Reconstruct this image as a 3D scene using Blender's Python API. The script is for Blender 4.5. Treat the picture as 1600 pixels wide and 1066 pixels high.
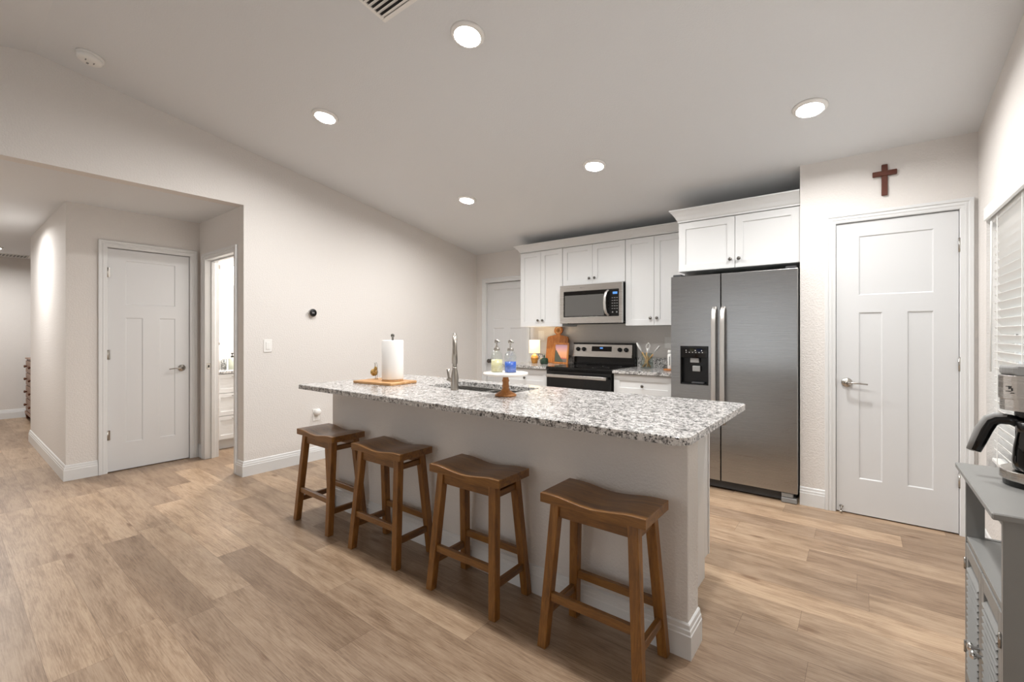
import bpy, bmesh, math, random
from mathutils import Vector, Matrix
random.seed(7)
PI = math.pi
for o in list(bpy.data.objects): bpy.data.objects.remove(o)
S = bpy.context.scene
COL = S.collection

# ------------------------------------------------------------------ camera, world, light, exposure
YAW = 0.6625
cd = bpy.data.cameras.new('camera'); cam = bpy.data.objects.new('camera', cd); COL.objects.link(cam)
cam.location = (0, 0, 1.26); cam.rotation_euler = (PI/2, 0, YAW)
cd.sensor_width = 36; cd.lens = 702.0/1600*36; cd.shift_y = -11.3/1600; cd.clip_start = 0.02
S.camera = cam
W = bpy.data.worlds.new('world'); S.world = W; W.use_nodes = True
W.node_tree.nodes['Background'].inputs[0].default_value = (0.93, 0.97, 1.0, 1)
W.node_tree.nodes['Background'].inputs[1].default_value = 0.5
S.view_settings.view_transform = 'Standard'; S.view_settings.look = 'None'
S.view_settings.exposure = 0.40; S.view_settings.gamma = 1.0; S.view_settings.use_curve_mapping = False
CAN_W = 19.5       # watts of each recessed can
def area(name, loc, direction, size, power, color=(1, 1, 1), shape='DISK', size_y=None, spread=180):
    l = bpy.data.lights.new(name, 'AREA'); l.shape = shape; l.size = size
    if size_y: l.size_y = size_y
    l.energy = power; l.color = color; l.spread = math.radians(spread)
    o = bpy.data.objects.new(name, l); COL.objects.link(o); o.location = loc
    o.rotation_euler = Vector(direction).to_track_quat('-Z', 'Y').to_euler()
    return o
# added fill lamp outside the rear wall opening, then daylight through the blinds
area('fill_rear', (-1.9, -3.4, 1.25), (0, 1, 0), 1.9, 12, (0.95, 0.98, 1), 'RECTANGLE', 2.1)
area('daylight_window', (0.95, 2.9, 1.3), (-1, 0, 0), 1.5, 5, (0.95, 0.98, 1), 'RECTANGLE', 1.4)

# ------------------------------------------------------------------ helpers
def lin(h):
    if isinstance(h, str):
        h = h.lstrip('#'); c = [int(h[i:i+2], 16)/255 for i in (0, 2, 4)]
    else: c = [v/255 for v in h]
    return tuple([(v/12.92 if v <= 0.04045 else ((v+0.055)/1.055)**2.4) for v in c] + [1])
class NT:
    def __init__(s, name):
        s.m = bpy.data.materials.new(name); s.m.use_nodes = True; s.t = s.m.node_tree
        s.b = s.t.nodes['Principled BSDF']; s.out = s.t.nodes['Material Output']
    def n(s, typ, **kw):
        nd = s.t.nodes.new(typ)
        for k, v in kw.items():
            if k.startswith('i_'):
                key = k[2:]; key = int(key) if key.isdigit() else key.replace('_', ' ')
                if hasattr(v, 'is_output') or isinstance(v, bpy.types.NodeSocket): s.t.links.new(v, nd.inputs[key])
                else: nd.inputs[key].default_value = v
            else: setattr(nd, k, v)
        return nd
    def l(s, a, b): s.t.links.new(a, b)
    def math(s, op, a, b=None, c=None):
        nd = s.t.nodes.new('ShaderNodeMath'); nd.operation = op
        for i, v in enumerate((a, b, c)):
            if v is None: continue
            if isinstance(v, bpy.types.NodeSocket): s.t.links.new(v, nd.inputs[i])
            else: nd.inputs[i].default_value = v
        return nd.outputs[0]
    def coord(s, which='Object', scale=(1, 1, 1), rot=(0, 0, 0)):
        tc = s.n('ShaderNodeTexCoord'); mp = s.n('ShaderNodeMapping')
        mp.inputs['Scale'].default_value = scale; mp.inputs['Rotation'].default_value = rot
        s.l(tc.outputs[which], mp.inputs['Vector']); return mp.outputs[0]
    def noise(s, vec, scale, detail=2, rough=0.5, dist=0):
        nd = s.n('ShaderNodeTexNoise'); s.l(vec, nd.inputs['Vector'])
        nd.inputs['Scale'].default_value = scale; nd.inputs['Detail'].default_value = detail
        nd.inputs['Roughness'].default_value = rough; nd.inputs['Distortion'].default_value = dist
        return nd.outputs[0]
    def ramp(s, fac, stops, interp='LINEAR'):
        nd = s.n('ShaderNodeValToRGB'); cr = nd.color_ramp; cr.interpolation = interp
        while len(cr.elements) < len(stops): cr.elements.new(0.5)
        for e, (p, c) in zip(cr.elements, stops):
            e.position = p; e.color = lin(c) if not isinstance(c, tuple) or len(c) == 3 else c
        s.l(fac, nd.inputs[0]); return nd.outputs[0]
    def mix(s, fac, a, b, blend='MIX'):
        nd = s.n('ShaderNodeMix', data_type='RGBA', blend_type=blend)
        for i, v in ((0, fac), (6, a), (7, b)):
            if isinstance(v, bpy.types.NodeSocket): s.l(v, nd.inputs[i])
            else: nd.inputs[i].default_value = v
        return nd.outputs[2]
    def bump(s, h, strength=0.3, dist=0.002):
        nd = s.n('ShaderNodeBump'); nd.inputs['Strength'].default_value = strength
        nd.inputs['Distance'].default_value = dist; s.l(h, nd.inputs['Height'])
        s.l(nd.outputs[0], s.b.inputs['Normal'])
def mat(name, col, rough=0.5, metal=0, spec=0.5, emit=None, es=0, trans=0, ior=1.45, coat=0, alpha=1):
    g = NT(name); b = g.b.inputs
    c = lin(col); b['Base Color'].default_value = c; b['Roughness'].default_value = rough
    b['Metallic'].default_value = metal; b['Specular IOR Level'].default_value = spec
    b['Transmission Weight'].default_value = trans; b['IOR'].default_value = ior; b['Coat Weight'].default_value = coat
    if emit: b['Emission Color'].default_value = lin(emit); b['Emission Strength'].default_value = es
    if alpha < 1: b['Alpha'].default_value = alpha
    return g.m
def wall_mat(name, col, k=0.35, sc=90):
    g = NT(name); v = g.coord()
    g.b.inputs['Base Color'].default_value = lin(col); g.b.inputs['Roughness'].default_value = 0.75
    g.b.inputs['Specular IOR Level'].default_value = 0.3
    a = g.noise(v, sc, 3, 0.55); h = g.ramp(a, [(0.42, (0, 0, 0)), (0.62, (255, 255, 255))])
    g.bump(h, k, 0.003); return g.m
M = {}
M['wall'] = wall_mat('wall_paint', '#e1ddd9')
M['ceil'] = wall_mat('ceiling_paint', '#e0e2e4', 0.2, 110)
M['trim'] = mat('white_trim', '#dfe0e0', 0.35)
M['door'] = mat('white_door_paint', '#d9dadb', 0.38)
M['cab'] = mat('white_cabinet', '#dcdddd', 0.35)
M['gap'] = mat('gap_shade', '#2b2a29', 0.8)
M['faucet'] = mat('brushed_faucet_nickel', '#a39d95', 0.33, 1)
M['knob'] = mat('dark_nickel', '#6d6a66', 0.28, 1)
M['nickel'] = mat('satin_nickel', '#b5b1ab', 0.25, 1)
M['chrome'] = mat('chrome', '#e4e4e4', 0.08, 1)
M['black'] = mat('black_plastic', '#0f0f10', 0.25)
M['blackgl'] = mat('black_glass', '#070708', 0.06, 0, 0.6)
M['darkgrey'] = mat('dark_grey_plastic', '#3c3d3f', 0.5)
M['grey'] = mat('grey_plastic', '#8d8d8c', 0.45)
M['white'] = mat('white_plastic', '#f0efec', 0.35)
M['gcab'] = mat('grey_cabinet_paint', '#868684', 0.4)
M['towel'] = mat('paper_towel', '#f4f2ef', 0.9)
M['marble'] = mat('white_marble', '#f1ebe4', 0.25)
M['lens'] = mat('lamp_lens', '#ffffff', 0.5, emit='#fffaf2', es=9)
M['redwood'] = mat('cross_wood', '#5a2d1e', 0.45)
M['blue'] = mat('blue_soap', '#0a62d8', 0.12, trans=0.35)
M['yellow'] = mat('yellow_soap', '#ded49a', 0.12, trans=0.5)
def glass(name, tint='#ffffff', rough=0.02, mixf=0.75):
    g = NT(name); t = g.t
    tr = g.n('ShaderNodeBsdfTransparent'); tr.inputs[0].default_value = lin(tint)
    gl = g.n('ShaderNodeBsdfGlossy'); gl.inputs['Roughness'].default_value = rough
    fr = g.n('ShaderNodeLayerWeight')
    f2 = g.math('MULTIPLY_ADD', g.math('POWER', fr.outputs['Facing'], 4.0), 0.6, 0.05)
    mx = g.n('ShaderNodeMixShader'); g.l(f2, mx.inputs[0]); g.l(tr.outputs[0], mx.inputs[1]); g.l(gl.outputs[0], mx.inputs[2])
    g.l(mx.outputs[0], g.out.inputs[0]); return g.m
M['glass'] = glass('clear_glass', '#f0f4f2')
M['pane'] = glass('window_glass', '#fbfdfd')
M['smoke'] = glass('dark_glass', '#6a6560')
def steel(name, col, rough, vertical=False, k=0.05):
    g = NT(name); g.b.inputs['Metallic'].default_value = 1; g.b.inputs['Base Color'].default_value = lin(col)
    v = g.coord(scale=(0.6, 0.6, 90) if not vertical else (90, 90, 0.6))
    n = g.noise(v, 6, 3, 0.6)
    r = g.math('MULTIPLY_ADD', n, 0.14, rough-0.07); g.l(r, g.b.inputs['Roughness'])
    if not vertical:
        wv = g.noise(g.coord(scale=(0.5, 0.5, 5.5)), 1.6, 3, 0.6)
        n = g.math('MULTIPLY_ADD', wv, 3.0, n)
    g.bump(n, k, 0.001)
    g.b.inputs['Anisotropic'].default_value = 0.6
    return g.m
M['steel'] = steel('stainless_steel', '#a3a3a3', 0.29, k=0.07)
M['steelb'] = steel('bright_stainless', '#cfcdca', 0.26)
M['steelh'] = steel('handle_stainless', '#dbd9d6', 0.42, True)
def wood(name, c1, c2, c3, scale=1.0, rough=0.4, axis=0, coat=0):
    g = NT(name); sc = [14, 14, 14]; sc[axis] = 1.3
    v = g.coord(scale=tuple(a*scale for a in sc))
    n1 = g.noise(v, 2.2, 5, 0.6, 0.8); v2 = g.coord(scale=tuple(a*scale*4 for a in sc)); n2 = g.noise(v2, 3, 3, 0.7)
    f = g.math('MULTIPLY_ADD', n2, 0.35, g.math('MULTIPLY', n1, 0.72))
    c = g.ramp(f, [(0.30, c1), (0.52, c2), (0.74, c3)]); g.l(c, g.b.inputs['Base Color'])
    g.b.inputs['Roughness'].default_value = rough; g.b.inputs['Coat Weight'].default_value = coat
    g.b.inputs['Coat Roughness'].default_value = 0.25
    g.bump(f, 0.12, 0.001); return g.m
M['stool_x'] = wood('stool_wood_seat', '#4a2f14', '#7a5226', '#966a33', 1.0, 0.36, 0, 0.15)
M['stool_z'] = wood('stool_wood_leg', '#4e3113', '#825624', '#a07036', 1.0, 0.4, 2, 0.1)
M['stool_y'] = wood('stool_wood_rail', '#4a2f12', '#785022', '#94672f', 1.0, 0.4, 1, 0.1)
M['board'] = wood('acacia_board', '#8a4e1f', '#b26e33', '#cb8c4c', 1.2, 0.4, 2)
M['oakboard'] = wood('light_oak_board', '#9a6a3e', '#c0915f', '#d5ac7c', 1.2, 0.45, 0)
M['turned'] = wood('turned_wood', '#7b4c20', '#a76b33', '#bf8446', 1.5, 0.4, 2)
M['spoon'] = wood('spoon_wood', '#a87944', '#cfa16a', '#dfb987', 1.5, 0.55, 2)
M['dresser'] = wood('dresser_wood', '#3a1e10', '#5c3520', '#734a30', 1.0, 0.45, 2)
M['dresserf'] = wood('dresser_front', '#6b4a38', '#8d6a54', '#a2806a', 1.0, 0.4, 0)

def granite():
    g = NT('speckled_granite'); v = g.coord()
    n0 = g.noise(v, 34, 4, 0.62, 0.3)
    base = g.ramp(n0, [(0.37, '#747270'), (0.45, '#aeacaa'), (0.54, '#d2d0ce')])
    v1 = g.coord(scale=(1, 1, 1), rot=(0.3, 0.5, 0.9)); n1 = g.noise(v1, 92, 3, 0.6)
    dark = g.ramp(n1, [(0.0, (255, 255, 255)), (0.40, (255, 255, 255)), (0.45, (0, 0, 0))])
    c = g.mix(g.math('MULTIPLY', dark, 0.85), base, lin('#3a3836'))
    v2 = g.coord(rot=(0.8, 0.1, 0.2)); n2 = g.noise(v2, 120, 2, 0.6)
    sp = g.ramp(n2, [(0.0, (255, 255, 255)), (0.37, (255, 255, 255)), (0.41, (0, 0, 0))])
    c = g.mix(sp, c, lin('#171615'))
    n3 = g.noise(v2, 44, 3, 0.6); wsp = g.ramp(n3, [(0.62, (0, 0, 0)), (0.66, (255, 255, 255))])
    c = g.mix(g.math('MULTIPLY', wsp, 0.7), c, lin('#e9e7e4'))
    g.l(c, g.b.inputs['Base Color']); g.b.inputs['Roughness'].default_value = 0.16
    g.b.inputs['Specular IOR Level'].default_value = 0.6
    return g.m
M['granite'] = granite()

def plank_floor():
    g = NT('oak_plank_floor'); tc = g.n('ShaderNodeTexCoord'); sp = g.n('ShaderNodeSeparateXYZ')
    g.l(tc.outputs['Object'], sp.inputs[0]); X, Y = sp.outputs[0], sp.outputs[1]
    PW, PL = 0.181, 1.22
    yr = g.math('DIVIDE', g.math('ADD', Y, 40*PW-0.611), PW); row = g.math('FLOOR', yr); fy = g.math('FRACT', yr)
    wn = g.n('ShaderNodeTexWhiteNoise', noise_dimensions='1D'); g.l(row, wn.inputs['W'])
    xr = g.math('DIVIDE', g.math('ADD', X, g.math('MULTIPLY_ADD', wn.outputs[0], PL, 40.0)), PL)
    colm = g.math('FLOOR', xr); fx = g.math('FRACT', xr)
    cid = g.n('ShaderNodeCombineXYZ'); g.l(row, cid.inputs[0]); g.l(colm, cid.inputs[1])
    wn2 = g.n('ShaderNodeTexWhiteNoise', noise_dimensions='3D'); g.l(cid.outputs[0], wn2.inputs['Vector'])
    R = wn2.outputs['Value']
    # grain vector, shifted per plank
    gv = g.n('ShaderNodeCombineXYZ'); g.l(g.math('MULTIPLY_ADD', R, 37.0, g.math('MULTIPLY', X, 1.3)), gv.inputs[0])
    g.l(g.math('MULTIPLY_ADD', R, 11.0, g.math('MULTIPLY', Y, 9.0)), gv.inputs[1]); g.l(g.math('MULTIPLY', R, 5.0), gv.inputs[2])
    n1 = g.noise(gv.outputs[0], 1.8, 6, 0.68, 0.9)
    gv2 = g.n('ShaderNodeCombineXYZ'); g.l(g.math('MULTIPLY', X, 5.0), gv2.inputs[0]); g.l(g.math('MULTIPLY_ADD', R, 20.0, g.math('MULTIPLY', Y, 125.0)), gv2.inputs[1])
    n2 = g.noise(gv2.outputs[0], 1.6, 5, 0.75, 0.5)
    # large soft figure along each board
    gv3 = g.n('ShaderNodeCombineXYZ'); g.l(g.math('MULTIPLY_ADD', R, 9.0, g.math('MULTIPLY', X, 2.6)), gv3.inputs[0]); g.l(g.math('MULTIPLY', Y, 7.5), gv3.inputs[1]); g.l(g.math('MULTIPLY', R, 30.0), gv3.inputs[2])
    n3 = g.noise(gv3.outputs[0], 1.5, 2, 0.5, 0.6)
    f = g.math('ADD', g.math('MULTIPLY', n1, 0.33), g.math('ADD', g.math('MULTIPLY', n2, 0.45), g.math('MULTIPLY', n3, 0.12)))
    c = g.ramp(f, [(0.32, '#7e6854'), (0.41, '#a38b74'), (0.48, '#bba48d'), (0.60, '#ccb9a1')])
    tint = g.ramp(R, [(0.0, '#ccc5be'), (0.3, '#dad5d0'), (0.7, '#ebe7e1'), (1.0, '#fffaf2')])
    c = g.mix(1.0, c, tint, 'MULTIPLY')
    # knots
    kv = g.n('ShaderNodeCombineXYZ'); g.l(g.math('MULTIPLY', X, 1.6), kv.inputs[0]); g.l(g.math('MULTIPLY', Y, 4.2), kv.inputs[1]); g.l(g.math('MULTIPLY', R, 8.0), kv.inputs[2])
    vo = g.n('ShaderNodeTexVoronoi', feature='F1'); g.l(kv.outputs[0], vo.inputs['Vector']); vo.inputs['Scale'].default_value = 1.3; vo.inputs['Randomness'].default_value = 1
    kd = g.math('MULTIPLY_ADD', n2, 0.14, vo.outputs['Distance'])
    k = g.ramp(kd, [(0.12, (255, 255, 255)), (0.20, (0, 0, 0))])
    c = g.mix(g.math('MULTIPLY', k, 0.7), c, lin('#6b4d36'))
    # seams
    def edge(fr, L, w): return g.math('LESS_THAN', g.math('MULTIPLY', g.math('MINIMUM', fr, g.math('SUBTRACT', 1.0, fr)), L), w)
    e = g.math('MAXIMUM', edge(fy, PW, 0.0009), edge(fx, PL, 0.0009))
    c = g.mix(g.math('MULTIPLY', e, 0.6), c, lin('#5a4431'))
    g.l(c, g.b.inputs['Base Color'])
    g.l(g.math('MULTIPLY_ADD', n2, 0.16, 0.30), g.b.inputs['Roughness'])
    g.bump(g.math('SUBTRACT', g.math('MULTIPLY', n2, 0.25), e), 0.15, 0.001)
    return g.m
M['floor'] = plank_floor()

ORG = {}
class MB:
    def __init__(s): s.b = bmesh.new()
    def box(s, x0, y0, z0, x1, y1, z1, bev=0, seg=1):
        x0, x1 = min(x0, x1), max(x0, x1); y0, y1 = min(y0, y1), max(y0, y1); z0, z1 = min(z0, z1), max(z0, z1)
        v = [s.b.verts.new(p) for p in ((x0,y0,z0),(x1,y0,z0),(x1,y1,z0),(x0,y1,z0),(x0,y0,z1),(x1,y0,z1),(x1,y1,z1),(x0,y1,z1))]
        fs = [s.b.faces.new([v[i] for i in f]) for f in ((0,3,2,1),(4,5,6,7),(0,1,5,4),(1,2,6,5),(2,3,7,6),(3,0,4,7))]
        if bev:
            es = list({e for f in fs for e in f.edges})
            bmesh.ops.bevel(s.b, geom=es, offset=bev, segments=seg, profile=0.5, affect='EDGES')
        return s
    def hexa(s, bot, top, bev=0):
        v = [s.b.verts.new(p) for p in list(bot)+list(top)]
        fs = [s.b.faces.new([v[i] for i in f]) for f in ((0,3,2,1),(4,5,6,7),(0,1,5,4),(1,2,6,5),(2,3,7,6),(3,0,4,7))]
        if bev:
            es = list({e for f in fs for e in f.edges}); bmesh.ops.bevel(s.b, geom=es, offset=bev, segments=2, profile=0.5, affect='EDGES')
        return s
    def prism(s, poly, axis, a, b, bev=0):
        """poly: list of 2D points in the plane of the two other axes (in x,y,z order)"""
        def P(p, t):
            if axis == 'x': return (t, p[0], p[1])
            if axis == 'y': return (p[0], t, p[1])
            return (p[0], p[1], t)
        va = [s.b.verts.new(P(p, a)) for p in poly]; vb = [s.b.verts.new(P(p, b)) for p in poly]
        n = len(poly); fs = [s.b.faces.new(va), s.b.faces.new(vb[::-1])]
        for i in range(n): fs.append(s.b.faces.new([va[i], vb[i], vb[(i+1) % n], va[(i+1) % n]]))
        if bev:
            es = list({e for f in fs[:2] for e in f.edges}); bmesh.ops.bevel(s.b, geom=es, offset=bev, segments=2, profile=0.5, affect='EDGES')
        return s
    def lathe(s, prof, c=(0, 0, 0), n=32, M4=None, smooth=True):
        rings = []
        for r, z in prof:
            if r < 1e-6: rings.append([s.b.verts.new((0, 0, z))])
            else: rings.append([s.b.verts.new((r*math.cos(2*PI*k/n), r*math.sin(2*PI*k/n), z)) for k in range(n)])
        allv = [v for r in rings for v in r]
        for A, B in zip(rings, rings[1:]):
            for k in range(n):
                k2 = (k+1) % n
                if len(A) == 1 and len(B) == 1: continue
                if len(A) == 1: f = s.b.faces.new([A[0], B[k], B[k2]])
                elif len(B) == 1: f = s.b.faces.new([A[k], B[0], A[k2]])
                else: f = s.b.faces.new([A[k], B[k], B[k2], A[k2]])
                f.smooth = smooth
        m = Matrix.Translation(c) @ (M4 if M4 else Matrix.Identity(4))
        bmesh.ops.transform(s.b, matrix=m, verts=allv)
        return s
    def tube(s, pts, r, n=12, caps=True, flat=1.0):
        pts = [Vector(p) for p in pts]; rr = r if isinstance(r, (list, tuple)) else [r]*len(pts)
        rings = []; up = None
        for i, p in enumerate(pts):
            t = (pts[min(i+1, len(pts)-1)]-pts[max(i-1, 0)]).normalized()
            if up is None: up = Vector((0, 0, 1)) if abs(t.z) < 0.9 else Vector((1, 0, 0))
            a = t.cross(up).normalized(); b2 = a.cross(t).normalized(); up = b2
            rings.append([s.b.verts.new(p+(a*math.cos(2*PI*k/n)+b2*math.sin(2*PI*k/n)*flat)*rr[i]) for k in range(n)])
        for A, B in zip(rings, rings[1:]):
            for k in range(n):
                f = s.b.faces.new([A[k], A[(k+1) % n], B[(k+1) % n], B[k]]); f.smooth = True
        if caps: s.b.faces.new(rings[0][::-1]); s.b.faces.new(rings[-1])
        return s
    def quad(s, *p):
        s.b.faces.new([s.b.verts.new(q) for q in p]); return s
    def xf(s, m):
        bmesh.ops.transform(s.b, matrix=m, verts=s.b.verts[:]); return s
    def add(s, other):
        me = bpy.data.meshes.new('t'); other.b.to_mesh(me); s.b.from_mesh(me); bpy.data.meshes.remove(me); return s
def obj(name, mb, m, parent=None):
    b = mb.b
    bmesh.ops.recalc_face_normals(b, faces=b.faces[:])
    me = bpy.data.meshes.new(name); o = bpy.data.objects.new(name, me); COL.objects.link(o)
    if parent is not None:
        off = ORG[parent.name]
        if off.length > 0: bmesh.ops.translate(b, vec=-off, verts=b.verts[:])
        o.parent = parent; ORG[o.name] = off
    else: ORG[o.name] = Vector((0, 0, 0))
    b.to_mesh(me); b.free(); me.materials.append(M[m] if isinstance(m, str) else m)
    return o
def tag(o, label=None, cat=None, group=None, kind=None):
    if label: o['label'] = label
    if cat: o['category'] = cat
    if group: o['group'] = group
    if kind: o['kind'] = kind
    return o
def thing(name, label, cat, loc=(0, 0, 0), group=None, kind=None):
    o = bpy.data.objects.new(name, None); COL.objects.link(o); o.location = loc; o.empty_display_size = 0.05
    ORG[o.name] = Vector(loc); return tag(o, label, cat, group, kind)
def solo(name, mb, m, label, cat, base=None, group=None):
    o = obj(name, mb, m); return tag(o, label, cat, group)
def struct(name, mb, m, parent=None, label=None):
    o = obj(name, mb, m, parent)
    if parent is None: o['kind'] = 'structure'
    if label: o['label'] = label
    return o
def copy_tree(o, parent=None):
    c = o.copy(); COL.objects.link(c); c.parent = parent; ORG[c.name] = ORG[o.name]
    for ch in [q for q in o.children]: copy_tree(ch, c)
    return c
RZ = lambda a: Matrix.Rotation(a, 4, 'Z')
T = Matrix.Translation
FX = {'s': Matrix.Identity(4),                 # faces -y (toward the camera side)
      'e': RZ(PI/2),                           # faces +x ; local x -> +y
      'w': RZ(-PI/2)}                          # faces -x ; local x -> -y
YP = Matrix.Rotation(PI/2, 4, 'X')             # z axis -> -y

def paneled(W, H, rects, depth, cham, thick):
    """slab 0..W, 0..H, front at y=0 facing -y, rects (x0,z0,x1,z1) recessed"""
    mb = MB(); b = mb.b
    xs = sorted({0, W} | {r[0] for r in rects} | {r[2] for r in rects}); zs = sorted({0, H} | {r[1] for r in rects} | {r[3] for r in rects})
    q = mb.quad
    for i in range(len(xs)-1):
        for j in range(len(zs)-1):
            cx, cz = (xs[i]+xs[i+1])/2, (zs[j]+zs[j+1])/2
            if any(r[0] < cx < r[2] and r[1] < cz < r[3] for r in rects): continue
            q((xs[i], 0, zs[j]), (xs[i+1], 0, zs[j]), (xs[i+1], 0, zs[j+1]), (xs[i], 0, zs[j+1]))
    for x0, z0, x1, z1 in rects:
        a, d, c = cham, depth, cham
        I = [(x0+a, d, z0+a), (x1-a, d, z0+a), (x1-a, d, z1-a), (x0+a, d, z1-a)]
        O = [(x0, 0, z0), (x1, 0, z0), (x1, 0, z1), (x0, 0, z1)]
        for k in range(4): q(O[k], O[(k+1) % 4], I[(k+1) % 4], I[k])
        q(*I)
    t = thick
    q((0, 0, 0), (0, 0, H), (0, t, H), (0, t, 0)); q((W, 0, 0), (W, t, 0), (W, t, H), (W, 0, H))
    q((0, 0, H), (W, 0, H), (W, t, H), (0, t, H)); q((0, 0, 0), (0, t, 0), (W, t, 0), (W, 0, 0))
    q((0, t, 0), (0, t, H), (W, t, H), (W, t, 0))
    bmesh.ops.remove_doubles(b, verts=b.verts[:], dist=1e-5)
    return mb
CZ = lambda y: 3.18-0.172*y if y > 0.40 else 3.18-0.172*0.40-0.172*(0.40-y)
CTILT = Matrix.Rotation(-math.atan(0.172), 4, 'X')
def ceil_m(x, y): return T((x, y, CZ(y))) @ CTILT

# ------------------------------------------------------------------ room shell
XL, XR, YB, YP_, YR = -4.302, 0.56, 4.705, 3.936, -3.2
HC = 2.395
struct('floor', MB().box(-10.2, YR-.1, -0.1, 0.75, 4.9, 0), 'floor')
# vaulted ceiling slab
struct('ceiling', MB().prism([(YR-.1, CZ(YR-.1)), (0.40, CZ(.4)), (4.85, CZ(4.85)), (4.85, CZ(4.85)+.12), (0.40, CZ(.4)+.12), (YR-.1, CZ(YR-.1)+.12)], 'x', -4.42, 0.72), 'ceil')
struct('ceiling_hall', MB().box(-10.1, YR, HC, -4.421, 3.4, HC+.1), 'ceil')
struct('wall_left', MB().prism([(YR, 0), (-0.9, 0), (-0.9, HC), (1.668, HC), (1.668, 0), (YB+.1, 0), (YB+.1, CZ(YB+.1)), (0.40, CZ(.4)), (YR, CZ(YR))], 'x', XL-.118, XL), 'wall')
struct('wall_back', MB().prism([(XL, 0), (-4.13, 0), (-4.13, 1.965), (-3.43, 1.965), (-3.43, 0), (-.366, 0), (-.366, CZ(YB)), (XL, CZ(YB))], 'y', YB, YB+.1), 'wall')
struct('wall_pantry', MB().prism([(-.365, 0), (-.150, 0), (-.150, 2.04), (.479, 2.04), (.479, 0), (XR, 0), (XR, CZ(YP_)), (-.365, CZ(YP_))], 'y', YP_, YP_+.11), 'wall')
struct('wall_pantry_side', MB().prism([(YP_+.111, 0), (YB+.1, 0), (YB+.1, CZ(YB+.1)), (YP_+.111, CZ(YP_+.111))], 'x', -.365, -.25), 'wall')
WY0, WY1, WZ0, WZ1 = 2.1, 3.705, 0.50, 1.985
wr = MB()
wr.prism([(YR, 0), (WY0, 0), (WY0, CZ(WY0)), (.4, CZ(.4)), (YR, CZ(YR))], 'x', XR, XR+.16)
wr.prism([(WY1, 0), (YP_+.11, 0), (YP_+.11, CZ(YP_+.11)), (WY1, CZ(WY1))], 'x', XR, XR+.16)
wr.box(XR, WY0, 0, XR+.16, WY1, WZ0); wr.prism([(WY0, WZ1), (WY1, WZ1), (WY1, CZ(WY1)), (WY0, CZ(WY0))], 'x', XR, XR+.16)
struct('wall_right', wr, 'wall')
struct('wall_rear', MB().prism([(XL, 0), (-2.85, 0), (-2.85, 2.2), (-.95, 2.2), (-.95, 0), (XR, 0), (XR, CZ(YR)), (XL, CZ(YR))], 'y', YR-.1, YR), 'wall')
# recess, hall and bathroom walls
XRW = -5.375; YH = 0.682; YBW = 1.668
struct('wall_recess', MB().prism([(YH, 0), (.950, 0), (.950, 2.042), (1.581, 2.042), (1.581, 0), (1.785, 0), (1.785, HC), (YH, HC)], 'x', XRW-.11, XRW), 'wall')
struct('wall_hall', MB().box(-7.70, YH, 0, XRW-.1101, YH+.12, HC), 'wall')
struct('wall_hall_end', MB().box(-10.12, -1.2, 0, -10.0, 3.4, HC), 'wall')
struct('wall_hall_near', MB().box(-10.0, -1.02, 0, -4.421, -.90, HC), 'wall')
struct('wall_bathroom', MB().prism([(XRW, 0), (-5.205, 0), (-5.205, 2.0), (-4.49, 2.0), (-4.49, 0), (XL-.119, 0), (XL-.119, HC), (XRW, HC)], 'y', YBW, YBW+.117), 'wall')
struct('wall_bathroom_west', MB().box(-6.12, 1.79, 0, -6.0, 3.4, HC), 'wall')
struct('wall_bathroom_north', MB().box(-6.0, 3.1, 0, -4.421, 3.2, HC), 'wall')
struct('wall_bathroom_south', MB().box(-6.0, 1.79, 0, XRW-.02, 1.84, HC), 'wall')
struct('wall_bedroom', MB().box(-10.0, 3.2, 0, -7.0, 3.3, HC), 'wall')

# baseboards
def base_path(mb, pts):
    """baseboard profile swept along a wall line; the room is on the right-hand side"""
    P = [Vector(p) for p in pts]; prof = [(0, 0), (.016, 0), (.016, .090), (.0135, .094), (.0125, .108), (.0095, .112), (.0075, .128), (.003, .133), (0, .133)]
    ns = []
    for p, q in zip(P, P[1:]): d = (q-p).normalized(); ns.append(Vector((d.y, -d.x)))
    off = []
    for i in range(len(P)):
        if i == 0: off.append(ns[0])
        elif i == len(P)-1: off.append(ns[-1])
        else: off.append((ns[i-1]+ns[i])/(1+ns[i-1].dot(ns[i])))
    rows = [[mb.b.verts.new((p.x+o_.x*t_, p.y+o_.y*t_, z_)) for t_, z_ in prof] for p, o_ in zip(P, off)]
    for A, B in zip(rows, rows[1:]):
        for k in range(len(prof)-1): mb.b.faces.new([A[k], B[k], B[k+1], A[k+1]])
    mb.b.faces.new(rows[0]); mb.b.faces.new(rows[-1][::-1])
def base(name, *paths):
    mb = MB()
    for p in paths: base_path(mb, p)
    return struct(name, mb, 'trim')
base('baseboard_left', [(-4.427, YBW), (XL, YBW), (XL, YB)])
base('baseboard_pantry', [(-.365, YP_), (-.213, YP_)])
base('baseboard_hall', [(-7.70, YH+.12), (-7.70, YH), (XRW, YH), (XRW, .887)])
base('baseboard_recess', [(XRW, 1.644), (XRW, YBW), (-5.268, YBW)])
base('baseboard_hall_end', [(-10.0, -.9), (-10.0, 3.2)])
base('baseboard_right', [(XR, YP_-.03), (XR, -2.0)])

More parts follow.
